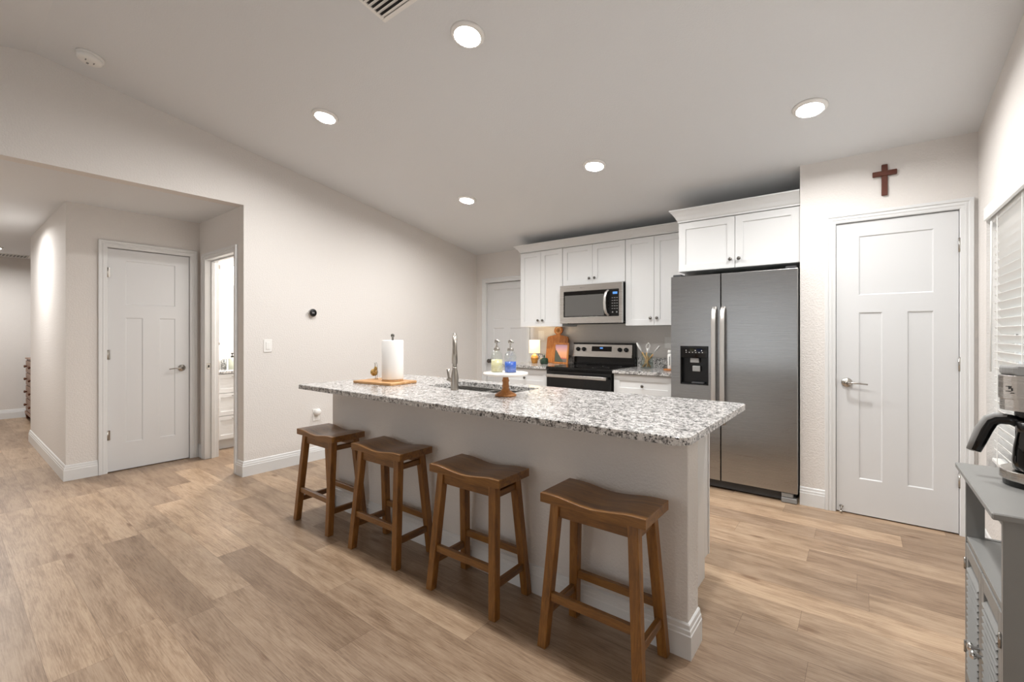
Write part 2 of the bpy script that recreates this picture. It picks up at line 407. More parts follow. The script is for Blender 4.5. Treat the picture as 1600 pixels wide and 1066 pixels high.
# door casings
def casing(name, face, org, W, H, cw=.062):
    """org = opening's lower-left seen from the front; W,H opening"""
    mb = MB()
    # one mitred profile swept round the opening (distance out from the opening, thickness)
    prof = [(0, .009), (.004, .012), (.020, .013), (.022, .016), (.030, .0165), (.034, .014), (.040, .014), (.044, .020), (cw-.002, .021), (cw, .018), (cw, 0)]
    rows = []
    for d_, t_ in [(0, 0)]+prof:
        rows.append([mb.b.verts.new(p) for p in ((-d_, -t_, 0), (-d_, -t_, H+d_), (W+d_, -t_, H+d_), (W+d_, -t_, 0))])
    for A, B in zip(rows, rows[1:]):
        for k in range(3): mb.b.faces.new([A[k], A[k+1], B[k+1], B[k]])
    # jamb lining inside the opening
    mb.box(0.0002, -.009, 0, .0012, .11, H-.0026); mb.box(W-.0012, -.009, 0, W-.0002, .11, H-.0026); mb.box(0.0002, -.009, H-.0012, W-.0002, .11, H-.0002)
    mb.xf(T(org) @ FX[face]); return struct(name, mb, 'trim')
PANELS = lambda W: [(.126, .246, .253, 1.40), (W-.242, .246, W-.115, 1.40), (.126, 1.52, W-.115, 1.928)]
def lever(root, face, org, x, z, d):
    m = T(org) @ FX[face]
    h = MB().lathe([(0, 0), (.031, 0), (.033, .004), (.030, .010), (.018, .014), (.011, .018), (.011, .048), (0, .048)], (x, 0, z), 24, YP)
    h.tube([(x, -.045, z), (x+d*.03, -.052, z+.002), (x+d*.07, -.050, z+.001), (x+d*.115, -.047, z-.004)], [.011, .009, .0075, .007], 10, True, .75)
    h.xf(m); return obj('door_handle', h, 'nickel', root)
def hinge_mb(x, z, m):
    h = MB().lathe([(0, 0), (.006, 0), (.006, .088), (0, .088)], (x, -.006, z-.044), 12); h.box(x-.004, -.004, z-.044, x+.018, -.001, z+.044)
    return h.xf(m)
def hung_door(n, face, org, W, H, hx, lx, ld, mod='door', hinges=(1.815, 1.07, .34), label=None, y=.004):
    r = thing('door_%d' % n, label, None, org, kind='structure')
    m = T(org) @ FX[face]
    mb = paneled(W, H, PANELS(W), .007, .007, .035); mb.xf(T((0, y, 0)))
    mb.xf(m @ T((0, 0, .008))); obj('door_slab', mb, mod, r)
    if lx is not None: lever(r, face, Vector(org)+(FX[face] @ Vector((0, y, 0))), lx, .918, ld)
    for z in hinges:
        obj('hinge', hinge_mb(hx, z, m), 'nickel', r)
    g = MB().box(-.003, .03, 0, W+.003, .04, H+.012).xf(m); obj('door_rebate', g, 'gap', r)  # dark sheet behind the slab, shade of the door gap put in as colour
    return r
casing('trim_1', 's', (-.150, YP_, 0), .629, 2.04)
d1 = hung_door(1, 's', (-.1465, YP_, 0), .622, 2.026, .624, .060, 1, label='white three-panel pantry door with a lever handle, below the wooden cross')
obj('latch_plate', MB().box(-.1490, YP_-.0145, .885, -.1462, YP_+.002, .945, .001), 'nickel', d1)
ds = MB().lathe([(0, 0), (.012, 0), (.012, .004), (.004, .006), (.004, .045), (.009, .048), (.009, .062), (0, .062)], (0, 0, 0), 14, YP)
ds.xf(T((-.118, YP_+.003, .045)) @ Matrix.Rotation(.5, 4, 'X')); obj('door_stop', ds, 'nickel', d1)
casing('trim_2', 'e', (XRW, .950, 0), .631, 2.042)
hung_door(2, 'e', (XRW, .9535, 0), .622, 2.026, -.002, .560, -1, label='white three-panel closet door in the recess beside the hallway corner')
casing('trim_3', 's', (-4.13, YB, 0), .70, 1.965, .06)
d3 = thing('door_3', 'white panelled door in the far kitchen corner left of the cabinets', None, (-4.127, YB, 0), kind='structure')
mb = paneled(.694, 1.95, [(.11, .246, .29, 1.33), (.40, .246, .585, 1.33), (.11, 1.44, .585, 1.86)], .007, .007, .035).xf(T((-4.127, YB+.03, .008))); obj('door_slab', mb, 'door', d3)
kb = MB().lathe([(0, 0), (.03, 0), (.03, .006), (.013, .012), (.013, .03), (.026, .04), (.029, .055), (.022, .068), (0, .072)], (-4.06, YB+.03, .885), 24, YP); obj('door_knob', kb, 'knob', d3)
obj('door_rebate', MB().box(-4.13, YB+.062, 0, -3.43, YB+.07, 1.965), 'gap', d3)  # same dark-coloured sheet, painting the shade in this door's gaps
casing('trim_4', 's', (-5.205, YBW, 0), .715, 2.0)
o = struct('trim_5', MB().box(-5.203, YBW+.045, 0, -5.188, YBW+.078, 1.985, .002).box(-5.203, YBW+.045, 1.985, -4.49, YBW+.078, 1.998, .002), 'trim')
sp = thing('strike_plate', 'small metal latch strike on the bathroom door jamb', 'latch plate', (-5.2, 1.70, .93))
obj('plate', MB().box(-5.2025, YBW+.008, .902, -5.1995, YBW+.040, .962, .001), 'nickel', sp)
obj('latch_hole', MB().box(-5.2025, YBW+.017, .920, -5.1988, YBW+.031, .945), 'black', sp)

# window in the right wall
w = thing('window_1', 'white framed window behind horizontal blinds on the right wall', None, (XR+.1, WY0, WZ0), kind='structure')
fr = MB()
for (a, b, c, d) in ((WY0, WY0+.05, WZ0, WZ1), (WY1-.05, WY1, WZ0, WZ1), (WY0, WY1, WZ0, WZ0+.05), (WY0, WY1, WZ1-.05, WZ1), (WY0, WY1, 1.22, 1.26)):
    fr.box(XR+.115, a, c, XR+.155, b, d, .002)
obj('window_frame', fr, 'trim', w)
obj('window_pane', MB().box(XR+.134, WY0+.05, WZ0+.05, XR+.137, WY1-.05, WZ1-.05), 'pane', w)
struct('trim_6', MB().box(XR-.02, WY0-.03, WZ0-.02, XR+.16, WY1+.0, WZ0, .003), 'trim')
# ground seen outside the window
bl = thing('window_blinds', 'white horizontal slat blinds with a tilt wand on the right-hand window', 'blinds', (XR+.05, WY0, WZ0))
obj('valance', MB().box(XR-.012, WY0+.01, 1.905, XR+.004, WY1-.004, 1.978, .002).box(XR+.0, WY1-.008, 1.905, XR+.05, WY1-.004, 1.978), 'white', bl)
obj('head_rail', MB().box(XR+.015, WY0+.02, 1.89, XR+.065, WY1-.03, 1.935), 'white', bl)
sl = MB(); z = 1.87
while z > .58:
    m = T((XR+.042, 0, z)) @ Matrix.Rotation(math.radians(52), 4, 'Y')
    s_ = MB().box(-.025, WY0+.02, -.0013, .025, WY1-.03, .0013).xf(m); sl.add(s_); s_.b.free(); z -= .0455
obj('slats', sl, 'white', bl)
obj('bottom_rail', MB().box(XR+.018, WY0+.02, .54, XR+.066, WY1-.03, .56, .003), 'white', bl)
ls = MB()
for y in (3.50, 3.02, 2.55): ls.box(XR+.008, y-.004, .55, XR+.011, y+.004, 1.9); ls.box(XR+.074, y-.004, .55, XR+.076, y+.004, 1.9)
obj('ladder_tapes', ls, 'white', bl)
obj('tilt_wand', MB().tube([(XR+.004, 3.60, 1.885), (XR+.002, 3.60, 1.05)], .0045, 8), 'white', bl)

# ------------------------------------------------------------------ ceiling fittings
def can_light(x, y, label, hall=False):
    m = ceil_m(x, y) if not hall else T((x, y, HC))
    p = m @ Vector((0, 0, 0))
    r = thing('ceiling_light', label, 'ceiling light', p, 'recessed ceiling lights')
    obj('trim_ring', MB().lathe([(.068, 0), (.069, -.015), (.074, -.018), (.088, -.008), (.094, 0.0), (.068, .0)], (0, 0, 0), 40).xf(m), 'white', r)
    obj('lamp_lens', MB().lathe([(0, -.003), (.066, -.003), (.066, -.0005), (0, -.0005)], (0, 0, 0), 40).xf(m), 'lens', r)
    n = m.to_3x3() @ Vector((0, 0, -1))
    a = area('ceiling_lamp', (0, 0, 0), (0, 0, -1), .13, CAN_W if not hall else CAN_W*1.1, (1, .985, .965), spread=180)
    q = p+n*.004; a.location = q; a.rotation_euler = n.to_track_quat('-Z', 'Y').to_euler()
for x, y, lb in ((-1.68, 1.765, 'round recessed ceiling light nearest the air vent'),
                 (-3.14, 1.775, 'round recessed ceiling light nearest the left wall, over the thermostat side'),
                 (-.25, 3.24, 'round recessed ceiling light in front of the pantry door'),
                 (-1.70, 3.26, 'round recessed ceiling light in front of the microwave cabinets'),
                 (-3.14, 3.29, 'round recessed ceiling light deepest in the kitchen, near the far corner door'),
                 (-.25, 1.77, 'round recessed ceiling light above the window-side end of the island')):
    can_light(x, y, lb)
can_light(-8.95, .46, 'round recessed ceiling light in the hallway beside its ceiling grille', True)
can_light(-6.55, .12, 'round recessed ceiling light in the hallway nearer the kitchen', True)
m = ceil_m(-3.975, .62)
r = thing('smoke_detector', 'round white smoke detector on the sloped ceiling by the left wall', 'smoke detector', m @ Vector((0, 0, 0)))
obj('detector_base', MB().lathe([(0, 0), (.072, 0), (.072, -.012), (0, -.012)], n=36).xf(m), 'white', r)
obj('detector_cover', MB().lathe([(.062, -.012), (.066, -.016), (.064, -.032), (.05, -.042), (.02, -.045), (0, -.045)], n=36).xf(m), 'white', r)
for q_ in ((-.03, -.01, -.0465, -.008, .002, -.044), (.012, -.022, -.0465, .03, -.016, -.0435), (.0, .02, -.0465, .02, .026, -.0435)): obj('sensor_slot', MB().box(*q_).xf(m), 'grey', r)
def grille(name, label, m, W, D, n, back='darkgrey'):
    r = thing(name, label, 'air vent', m @ Vector((0, 0, 0)))
    f = MB(); b = .022
    f.box(0, 0, -.008, W, b, 0, .002); f.box(0, D-b, -.008, W, D, 0, .002); f.box(0, b, -.008, b, D-b, 0, .002); f.box(W-b, b, -.008, W, D-b, 0, .002)
    obj('vent_frame', f.xf(m), 'white', r)
    obj('duct_backing', MB().box(b, b, -.002, W-b, D-b, -.0005).xf(m), back, r)
    s = MB(); st = (D-2*b)/n
    for i in range(n):
        q = MB().box(b, -.011, -.001, W-b, .011, .001).xf(T((0, b+st*(i+.5), -.010)) @ Matrix.Rotation(.6, 4, 'X')); s.add(q); q.b.free()
    obj('louvers', s.xf(m), 'white', r)
grille('ceiling_vent', 'white louvered air vent at the top edge of the sloped ceiling', ceil_m(-2.01, 1.475) @ T((0, -.36, 0)), .36, .36, 12)
grille('return_grille', 'white air return grille in the hallway ceiling', T((-9.88, .06, HC)), .34, .42, 10, 'grey')
grille('return_grille', 'white air return grille in the hallway ceiling', T((-9.88, .50, HC)), .34, .36, 9, 'grey')
for o_, t_ in zip([q for q in bpy.data.objects if q.name.startswith('return_grille') and q.parent is None], ('hallway ceiling grille at the picture edge, farther from the hall wall', 'hallway ceiling grille nearest the hall wall corner')): o_['label'] = t_

# ------------------------------------------------------------------ wall fittings
def on_left(y, z): return T((XL, y, z)) @ FX['e']
m = on_left(2.288, 1.467)
r = thing('thermostat', 'round dark thermostat on the left wall above the light switch', 'thermostat', (XL, 2.288, 1.467))
obj('mount_ring', MB().lathe([(0, 0), (.042, 0), (.042, .004), (0, .004)], n=36, M4=YP).xf(m), 'white', r)
obj('dial', MB().lathe([(0, .004), (.036, .004), (.040, .012), (.040, .026), (.036, .030), (0, .030)], n=36, M4=YP).xf(m), 'nickel', r)
obj('display', MB().lathe([(0, .0301), (.0365, .0301), (.034, .0315), (0, .0315)], n=36, M4=YP).xf(m), 'black', r)
obj('digits', MB().box(-.010, -.0325, -.008, -.002, -.0318, .008).box(.003, -.0325, -.008, .011, -.0318, .008).xf(m), 'grey', r)
def plate(mb, w=.072, h=.117, t=.006): return mb.box(-w/2, -t, -h/2, w/2, 0, h/2, .002)
m = on_left(1.87, 1.150)
r = thing('light_switch', 'white rocker light switch on the left wall below the thermostat', 'light switch', (XL, 1.87, 1.15))
obj('switch_plate', plate(MB()).xf(m), 'white', r); obj('rocker', MB().box(-.017, -.011, -.033, .017, -.0055, .033, .002).xf(m), 'white', r)
m = on_left(2.335, .452)
r = thing('wall_outlet', 'white wall outlet low on the left wall behind the first stool', 'outlet', (XL, 2.335, .452))
obj('outlet_plate', plate(MB()).xf(m), 'white', r); obj('socket', MB().box(-.017, -.009, -.045, .017, -.0055, -.008, .002).box(-.005, -.0095, -.03, -.003, -.0085, -.02).xf(m), 'white', r)
p = thing('plug_in_freshener', 'white rounded plug-in device on the low left wall outlet', 'plug-in', (XL+.03, 2.335, .47))
obj('plug_body', MB().lathe([(0, .008), (.028, .008), (.032, .02), (.030, .045), (.02, .058), (0, .060)], (0, 0, .03), 28, YP).xf(m), 'white', p)
def backm(x, z): return T((x, YB, z))
m = backm(-1.60, 1.165)
r = thing('kitchen_outlet', 'white outlet on the back wall above the utensil crock', 'outlet', (-1.60, YB, 1.165))
obj('outlet_plate', plate(MB()).xf(m), 'white', r); obj('socket', MB().box(-.017, -.008, .006, .017, -.0055, .043, .002).box(-.017, -.008, -.043, .017, -.0055, -.006, .002).xf(m), 'white', r)
m = backm(-3.20, 1.235)
r = thing('wall_switch', 'white switch plate on the back wall behind the small table lamp', 'light switch', (-3.2, YB, 1.235))
obj('switch_plate', plate(MB(), .085, .125).xf(m), 'white', r); obj('rocker', MB().box(-.017, -.011, -.033, .017, -.0055, .033, .002).xf(m), 'white', r)
r = thing('wall_cross', 'dark reddish-brown wooden cross on the wall above the pantry door', 'cross', (.117, YP_, 2.295))
obj('upright', MB().box(.117-.016, YP_-.018, 2.191, .117+.016, YP_-.001, 2.399, .003), 'redwood', r)
obj('crossbar', MB().box(.053, YP_-.022, 2.322, .181, YP_-.003, 2.356, .003), 'redwood', r)

# ------------------------------------------------------------------ kitchen cabinets
def knob_mb(x, y, z):
    return MB().lathe([(0, 0), (.006, 0), (.006, .012), (.013, .016), (.015, .021), (.012, .027), (0, .029)], (x, y, z), 18, YP)
def shaker(root, x0, x1, z0, z1, y, knob=None, rail=.057, name='door'):
    W_, H_ = x1-x0, z1-z0
    if min(W_, H_) < .16: rail = .035
    d = obj(name, paneled(W_, H_, [(rail, rail, W_-rail, H_-rail)], .008, .0015, .02).xf(T((x0, y, z0))), 'cab', root)
    if knob: obj('knob', knob_mb(knob[0], y, knob[1]), 'knob', d)
    return d
def crown(x0, x1, yf, yb, z0, z1, proj, right=False, left=True):
    mb = MB(); b = mb.b; rings = []
    for t, o_ in ((0, .004), (.12, .004), (.2, .012), (.45, .026), (.7, .046), (.86, .062), (.9, .068), (1.0, .068)):
        k = o_/.068*proj; z = z0+(z1-z0)*t; xl = x0-(k if left else 0); xr = x1+(k if right else 0)
        rings.append([b.verts.new(p) for p in ((xl, yf-k, z), (xr, yf-k, z), (xr, yb, z), (xl, yb, z))])
    for A, B in zip(rings, rings[1:]):
        for k in range(4): b.faces.new([A[k], A[(k+1) % 4], B[(k+1) % 4], B[k]])
    b.faces.new(rings[0][::-1]); b.faces.new(rings[-1]); return mb
YU = 4.38
def wall_cab(label, x0, x1, z0, z1, yf, knobz, yb=YB):
    r = thing('wall_cabinet', label, 'cabinet', (x0, yb, z0), 'white wall cabinets')
    obj('cabinet_body', MB().box(x0+.0005, yf+.021, z0, x1-.0005, yb, z1, .001), 'cab', r)
    g = .0035; xm = (x0+x1)/2
    shaker(r, x0+g/2, xm-g/2, z0+.002, z1-.004, yf, (xm-.032, knobz)); shaker(r, xm+g/2, x1-g/2, z0+.002, z1-.004, yf, (xm+.032, knobz))
    return r
wall_cab('tall white two-door wall cabinet left of the microwave', -3.285, -2.690, 1.343, 2.236, YU, 1.417)
wall_cab('short white two-door wall cabinet directly above the microwave', -2.686, -1.934, 1.800, 2.236, YU, 1.865)
wall_cab('tall white two-door wall cabinet between microwave and refrigerator', -1.930, -1.330, 1.343, 2.236, YU, 1.417)
solo('crown_moulding', crown(-3.287, -1.274, YU-.002, YB, 2.238, 2.322, .062), 'cab', 'white crown moulding running along the top of the three lower wall cabinets', 'moulding')
YF = 4.0
fc = wall_cab('deep white two-door wall cabinet above the refrigerator', -1.270, -.369, 1.800, 2.226, YF, 1.870)
obj('crown', crown(-1.272, -.369, YF-.002, YB, 2.228, 2.333, .062), 'cab', fc)
def base_cab(label, x0, x1, yf=4.07):
    r = thing('base_cabinet', label, 'cabinet', (x0, YB, 0), 'white base cabinets')
    obj('cabinet_body', MB().box(x0, yf+.021, .10, x1, YB-.002, .874, .001).box(x0, yf+.08, 0, x1, YB-.002, .10), 'cab', r)
    xm = (x0+x1)/2
    shaker(r, x0+.002, x1-.002, .685, .868, yf, (xm, .768), name='drawer')
    shaker(r, x0+.002, xm-.002, .105, .680, yf, (xm-.03, .63)); shaker(r, xm+.002, x1-.002, .105, .680, yf, (xm+.03, .63))
base_cab('white base cabinet with drawer left of the range', -3.285, -2.690)
base_cab('white base cabinet with drawer between range and refrigerator', -1.915, -1.330)
ct = solo('worktop', MB().box(-3.31, 4.04, .875, -2.685, YB, .906, .003), 'granite', 'short speckled granite worktop left of the range', 'countertop', group='granite worktops by the range')
obj('backsplash', MB().box(-3.31, YB-.022, .906, -2.685, YB, 1.005, .002), 'granite', ct)
ct = solo('worktop', MB().box(-1.920, 4.04, .875, -1.315, YB, .906, .003), 'granite', 'short speckled granite worktop between range and refrigerator', 'countertop', group='granite worktops by the range')
obj('backsplash', MB().box(-1.920, YB-.022, .906, -1.315, YB, 1.005, .002), 'granite', ct)

# ------------------------------------------------------------------ microwave
r = thing('microwave', 'stainless over-the-range microwave with black door under the short cabinet', 'microwave', (-2.3, YB, 1.375))
x0, x1, z0, z1, yf = -2.672, -1.934, 1.375, 1.792, 4.30
obj('housing', MB().box(x0+.012, yf+.03, z0+.012, x1-.004, YB, z1-.002, .003), 'black', r)
obj('underside_grille', MB().box(x0+.06, yf+.06, z0-.006, x1-.06, YB-.05, z0+.012, .002), 'darkgrey', r)
fb = paneled(x1-x0, z1-z0, [(.046, .066, x1-x0-.032, z1-z0-.066)], .006, .002, .03).xf(T((x0, yf, z0)))
obj('front_frame', fb, 'steelb', r)
obj('door_glass', MB().box(x0+.048, yf+.002, z0+.069, -2.085, yf+.006, z1-.069, .001), 'blackgl', r)
M['mesh'] = mat('oven_window_mesh', '#5c5b59', 0.3)
obj('viewing_window', MB().box(x0+.062, yf+.0005, z0+.078, -2.135, yf+.0021, z1-.112, .0005), 'mesh', r)
obj('control_panel', MB().box(-2.083, yf+.002, z0+.069, x1-.034, yf+.006, z1-.069, .001), 'black', r)
M['bluelit'] = mat('blue_display', '#16305a', 0.3, emit='#5f9ae6', es=.9)
obj('clock_display', MB().box(-2.035, yf+.0008, 1.672, -1.985, yf+.0022, 1.695), 'bluelit', r)
for i in range(3):
    for j in range(5): obj('key', MB().box(-2.048+i*.026, yf+.001, 1.63-j*.028, -2.032+i*.026, yf+.0022, 1.636-j*.028), 'grey', r)
obj('key', MB().box(-2.044, yf+.001, 1.478, -2.030, yf+.0022, 1.492), 'grey', r); obj('key', MB().box(-1.998, yf+.001, 1.478, -1.984, yf+.0022, 1.492), 'grey', r)
hp = [(-2.087, yf-.004, 1.712), (-2.095, yf-.032, 1.690), (-2.103, yf-.045, 1.640), (-2.105, yf-.048, 1.583), (-2.103, yf-.045, 1.525), (-2.095, yf-.032, 1.475), (-2.083, yf-.004, 1.453)]
obj('handle', MB().tube(hp, .016, 12, True, .6), 'steelh', r)
obj('maker_mark', MB().box(-2.415, yf-.0006, 1.756, -2.402, yf+.0005, 1.766).box(-2.398, yf-.0006, 1.759, -2.36, yf+.0005, 1.762), 'grey', r)

# ------------------------------------------------------------------ range
r = thing('range', 'freestanding electric range with black glass top and stainless control panel', 'stove', (-2.3, YB, 0))
x0, x1 = -2.681, -1.925
obj('range_body', MB().box(x0+.004, 4.075, .04, x1-.004, 4.69, .885, .003).box(x0+.04, 4.12, 0, x1-.04, 4.66, .04), 'black', r)
od = obj('oven_door', MB().box(x0+.002, 4.035, .17, x1-.002, 4.073, .870, .004), 'blackgl', r)
obj('door_handle', MB().box(x0+.035, 3.975, .805, x1-.03, 3.990, .838, .004, 2).box(x0+.05, 3.99, .810, x0+.075, 4.036, .833).box(x1-.07, 3.99, .810, x1-.045, 4.036, .833), 'steelb', od)
obj('storage_drawer', MB().box(x0+.002, 4.045, .05, x1-.002, 4.073, .165, .004), 'steel', r)
obj('cooktop', MB().box(x0, 4.03, .888, x1, 4.60, .912, .005, 2), 'blackgl', r)
for cx_, cy_, rr in ((-2.50, 4.18, .10), (-2.11, 4.18, .085), (-2.50, 4.44, .075), (-2.11, 4.44, .10)): obj('burner_ring', MB().lathe([(rr-.002, .9122), (rr+.001, .9124), (rr+.002, .9122)], (cx_, cy_, 0), 40), 'darkgrey', r)
obj('back_riser', MB().box(x0+.006, 4.62, .900, x1-.006, 4.69, 1.15, .003).box(x0+.012, 4.598, .912, x1-.012, 4.625, .930, .003), 'black', r)
pp = MB().prism([(4.578, 1.000), (4.600, 1.138), (4.640, 1.142), (4.640, .996)], 'x', x0+.010, x1-.022, .003); pn = obj('control_panel', pp, 'steelb', r)
obj('panel_cap', MB().box(x0+.008, 4.597, 1.140, x1-.008, 4.69, 1.157, .003).box(x1-.021, 4.585, .990, x1-.006, 4.64, 1.142, .003), 'black', r)
tilt = Matrix.Rotation(-math.atan2(.022, .138), 4, 'X')
def on_panel(x, z): return T((x, 4.578+(z-1.0)*.022/.138, z)) @ tilt
for kx in (-2.603, -2.528, -2.087, -2.013):
    k = obj('burner_knob', MB().lathe([(0, 0), (.023, 0), (.024, .006), (.020, .024), (0, .026)], n=24, M4=YP).box(-.004, -.031, -.021, .004, -.022, .021, .002).xf(on_panel(kx, 1.083)), 'black', pn)
obj('clock_panel', MB().box(-.122, -.003, -.028, .122, .001, .028, .001).xf(on_panel(-2.307, 1.090)), 'blackgl', pn)
obj('clock_display', MB().box(-.02, -.0042, .002, .016, -.002, .016).xf(on_panel(-2.307, 1.090)), 'bluelit', pn)

# ------------------------------------------------------------------ refrigerator
FX0, FX1, FS, FYF = -1.297, -.374, -.900, 3.885
r = thing('refrigerator', 'tall stainless side-by-side refrigerator with ice and water dispenser', 'refrigerator', (-.85, YB-.03, 0))
obj('fridge_body', MB().box(FX0+.008, FYF+.066, .03, FX1-.012, YB-.02, 1.735, .004), 'darkgrey', r)
W1 = FS-.004-FX0; HD = 1.745-.078
dl = paneled(W1, HD, [(.078, .757, W1-.089, 1.080)], .050, .001, .060).xf(T((FX0, FYF, .078)))
dL = obj('freezer_door', dl, 'steel', r)
dR = obj('fridge_door', MB().box(FS+.004, FYF, .078, FX1, FYF+.060, 1.745, .004, 2), 'steel', r)
for dd, hx in ((dL, -.944), (dR, -.878)):
    pts = [(hx, FYF-.001, 1.475), (hx, FYF-.040, 1.445), (hx, FYF-.052, 1.35), (hx, FYF-.056, 1.0), (hx, FYF-.052, .66), (hx, FYF-.040, .565), (hx, FYF-.001, .535)]
    obj('handle', MB().tube(pts, .0175, 12, True, .65), 'steelh', dd)
dx0, dx1, dz0, dz1 = FX0+.078, FX0+W1-.089, .835, 1.158
dsp = MB(); t = .003
dsp.box(dx0+.002, FYF+.044, dz0+.002, dx1-.002, FYF+.049, dz1-.002)
for a in ((dx0+.0015, dz0+.0015, dx0+.008, dz1-.0015), (dx1-.008, dz0+.0015, dx1-.0015, dz1-.0015), (dx0+.0015, dz0+.0015, dx1-.0015, dz0+.010), (dx0+.0015, dz1-.02, dx1-.0015, dz1-.0015)):
    dsp.box(a[0], FYF-.003, a[1], a[2], FYF+.045, a[3], .001)
dp = obj('dispenser', dsp, 'black', dL)
obj('dispenser_panel', MB().box(dx0+.008, FYF-.002, 1.060, dx1-.008, FYF+.02, 1.146, .002), 'blackgl', dp) if False else obj('dispenser_panel', MB().box(dx0+.008, FYF-.002, 1.060, dx1-.008, FYF+.02, 1.139, .002), 'blackgl', dL)
ic = MB()
for i, a in enumerate((.045, .12, .17)): ic.box(dx0+a, FYF-.0028, 1.118, dx0+a+.006, FYF-.001, 1.124)
for i in range(6): ic.box(dx0+.045+i*.026, FYF-.0028, 1.103, dx0+.053+i*.026, FYF-.001, 1.106)
obj('panel_icons', ic, 'white', dL)
obj('ice_chute', MB().box(dx0+.078, FYF+.008, 1.018, dx0+.148, FYF+.04, 1.058, .003), 'grey', dL)
obj('water_paddle', MB().box(dx0+.094, FYF+.015, .945, dx0+.156, FYF+.030, .992, .004), 'grey', dL)
obj('drip_tray', MB().box(dx0+.09, FYF+.004, dz0+.011, dx0+.19, FYF+.043, dz0+.022, .002), 'darkgrey', dL)
obj('toe_grille', MB().box(FX0+.02, FYF+.035, .012, FX1-.11, FYF+.06, .070, .003), 'darkgrey', r)
obj('foot_cover', MB().box(FX1-.105, FYF+.004, .004, FX1-.006, FYF+.06, .040, .003).box(FX1-.105, FYF+.006, .044, FX1-.03, FYF+.06, .074, .003), 'grey', r)
obj('hinge_cover', MB().box(FX1-.08, FYF+.02, 1.747, FX1-.01, FYF+.15, 1.765, .003), 'darkgrey', r)
obj('hinge_cover', MB().box(FX0+.01, FYF+.02, 1.747, FX0+.08, FYF+.15, 1.765, .003), 'darkgrey', r)

# ------------------------------------------------------------------ island
IX0, IX1 = -3.085, -.535
r = thing('kitchen_island', 'long kitchen island with painted half wall facing the stools', 'kitchen island', (-1.8, 1.80, 0))
obj('half_wall', MB().box(IX0, 1.80, 0, IX1, 1.935, .874, .003), 'wall', r)
bi = MB(); base_path(bi, [(IX0, 1.935), (IX0, 1.80), (IX1, 1.80), (IX1, 1.935)])
obj('baseboard', bi, 'trim', r)
obj('end_panel', MB().box(-.665, 1.936, 0, -.642, 2.44, .874, .001).box(-.665, 2.44, .10, -.642, 2.50, .874, .001), 'cab', r)
obj('face_frame', MB().box(-.668, 2.50, .10, -.638, 2.52, .874, .001), 'cab', r)
obj('cabinet_body', MB().box(IX0+.02, 1.936, .10, -.666, 2.50, .700, .001).box(IX0+.02, 1.936, .0, -.666, 2.44, .10), 'cab', r)
nd = 6; wdt = (-.67-IX0-.02)/nd
for i in range(nd):
    a = IX0+.02+i*wdt
    dmb = paneled(wdt-.004, .74, [(.057, .057, wdt-.061, .683)], .008, .0015, .018).xf(T((a+wdt-.002, 2.52, .115)) @ RZ(PI))
    dd = obj('door', dmb, 'cab', r)
    obj('knob', MB().lathe([(0, 0), (.006, 0), (.006, .012), (.015, .021), (0, .029)], (a+(wdt-.03 if i % 2 == 0 else .03), 2.52, .80), 14, Matrix.Rotation(-PI/2, 4, 'X')), 'knob', dd)
# countertop with a cut-out for the sink
def slab_with_hole(x0, x1, y0, y1, z0, z1, hole, rad=.055):
    mb = MB(); b = mb.b
    outer = []
    for cx_, cy_, a0, rr in ((x1-rad, y0+rad, -90, rad), (x1-.02, y1-.02, 0, .02), (x0+.015, y1-.015, 90, .015), (x0+.015, y0+.015, 180, .015)):
        for k in range(7):
            a = math.radians(a0+15*k); outer.append((cx_+rr*math.cos(a), cy_+rr*math.sin(a)))
    hx0, hx1, hy0, hy1 = hole
    inner = [(hx0, hy0), (hx1, hy0), (hx1, hy1), (hx0, hy1)]
    e = .003
    def ring(pts, z, ins=0):
        if ins:
            cx_ = sum(p[0] for p in pts)/len(pts); cy_ = sum(p[1] for p in pts)/len(pts)
            pts = [(p[0]-math.copysign(ins, p[0]-cx_), p[1]-math.copysign(ins, p[1]-cy_)) for p in pts]
        return [b.verts.new((p[0], p[1], z)) for p in pts]
    rows = [ring(outer, z0), ring(outer, z1-e), ring(outer, z1, e)]
    for A, B in zip(rows, rows[1:]):
        for k in range(len(A)): b.faces.new([A[k], A[(k+1) % len(A)], B[(k+1) % len(A)], B[k]])
    ib, it = ring(inner, z0), ring(inner, z1)
    for k in range(4): b.faces.new([ib[k], it[k], it[(k+1) % 4], ib[(k+1) % 4]])
    for o_, i_ in ((rows[2], it), (rows[0], ib)):
        es = [b.edges.get((o_[k], o_[(k+1) % len(o_)])) for k in range(len(o_))]+[b.edges.get((i_[k], i_[(k+1) % 4])) for k in range(4)]
        bmesh.ops.triangle_fill(b, edges=es, use_beauty=True, use_dissolve=False)
    return mb
SX0, SX1, SY0, SY1 = -2.34, -1.65, 2.06, 2.41
solo('island_countertop', slab_with_hole(-3.125, -.468, 1.562, 2.540, .875, .905, (SX0, SX1, SY0, SY1)), 'granite', 'long speckled grey and white granite countertop on the island', 'countertop')
def basin(x0, x1, y0, y1, z0, z1):
    mb = MB(); t_ = .004
    mb.box(x0, y0, z0, x1, y1, z0+t_); mb.box(x0, y0, z0+t_, x0+t_, y1, z1); mb.box(x1-t_, y0, z0+t_, x1, y1, z1)
    mb.box(x0+t_, y0, z0+t_, x1-t_, y0+t_, z1); mb.box(x0+t_, y1-t_, z0+t_, x1-t_, y1, z1)
    mb.lathe([(0, z0+.006), (.03, z0+.0055), (.042, z0+t_)], ((x0+x1)/2, (y0+y1)/2, 0), 20)
    return mb
r = thing('sink', 'stainless double-bowl undermount sink set in the island countertop', 'sink', (-2.0, 2.235, .70))
xm = -1.985
obj('basin', basin(SX0-.008, xm-.012, SY0-.008, SY1+.008, .712, .872), 'steelb', r)
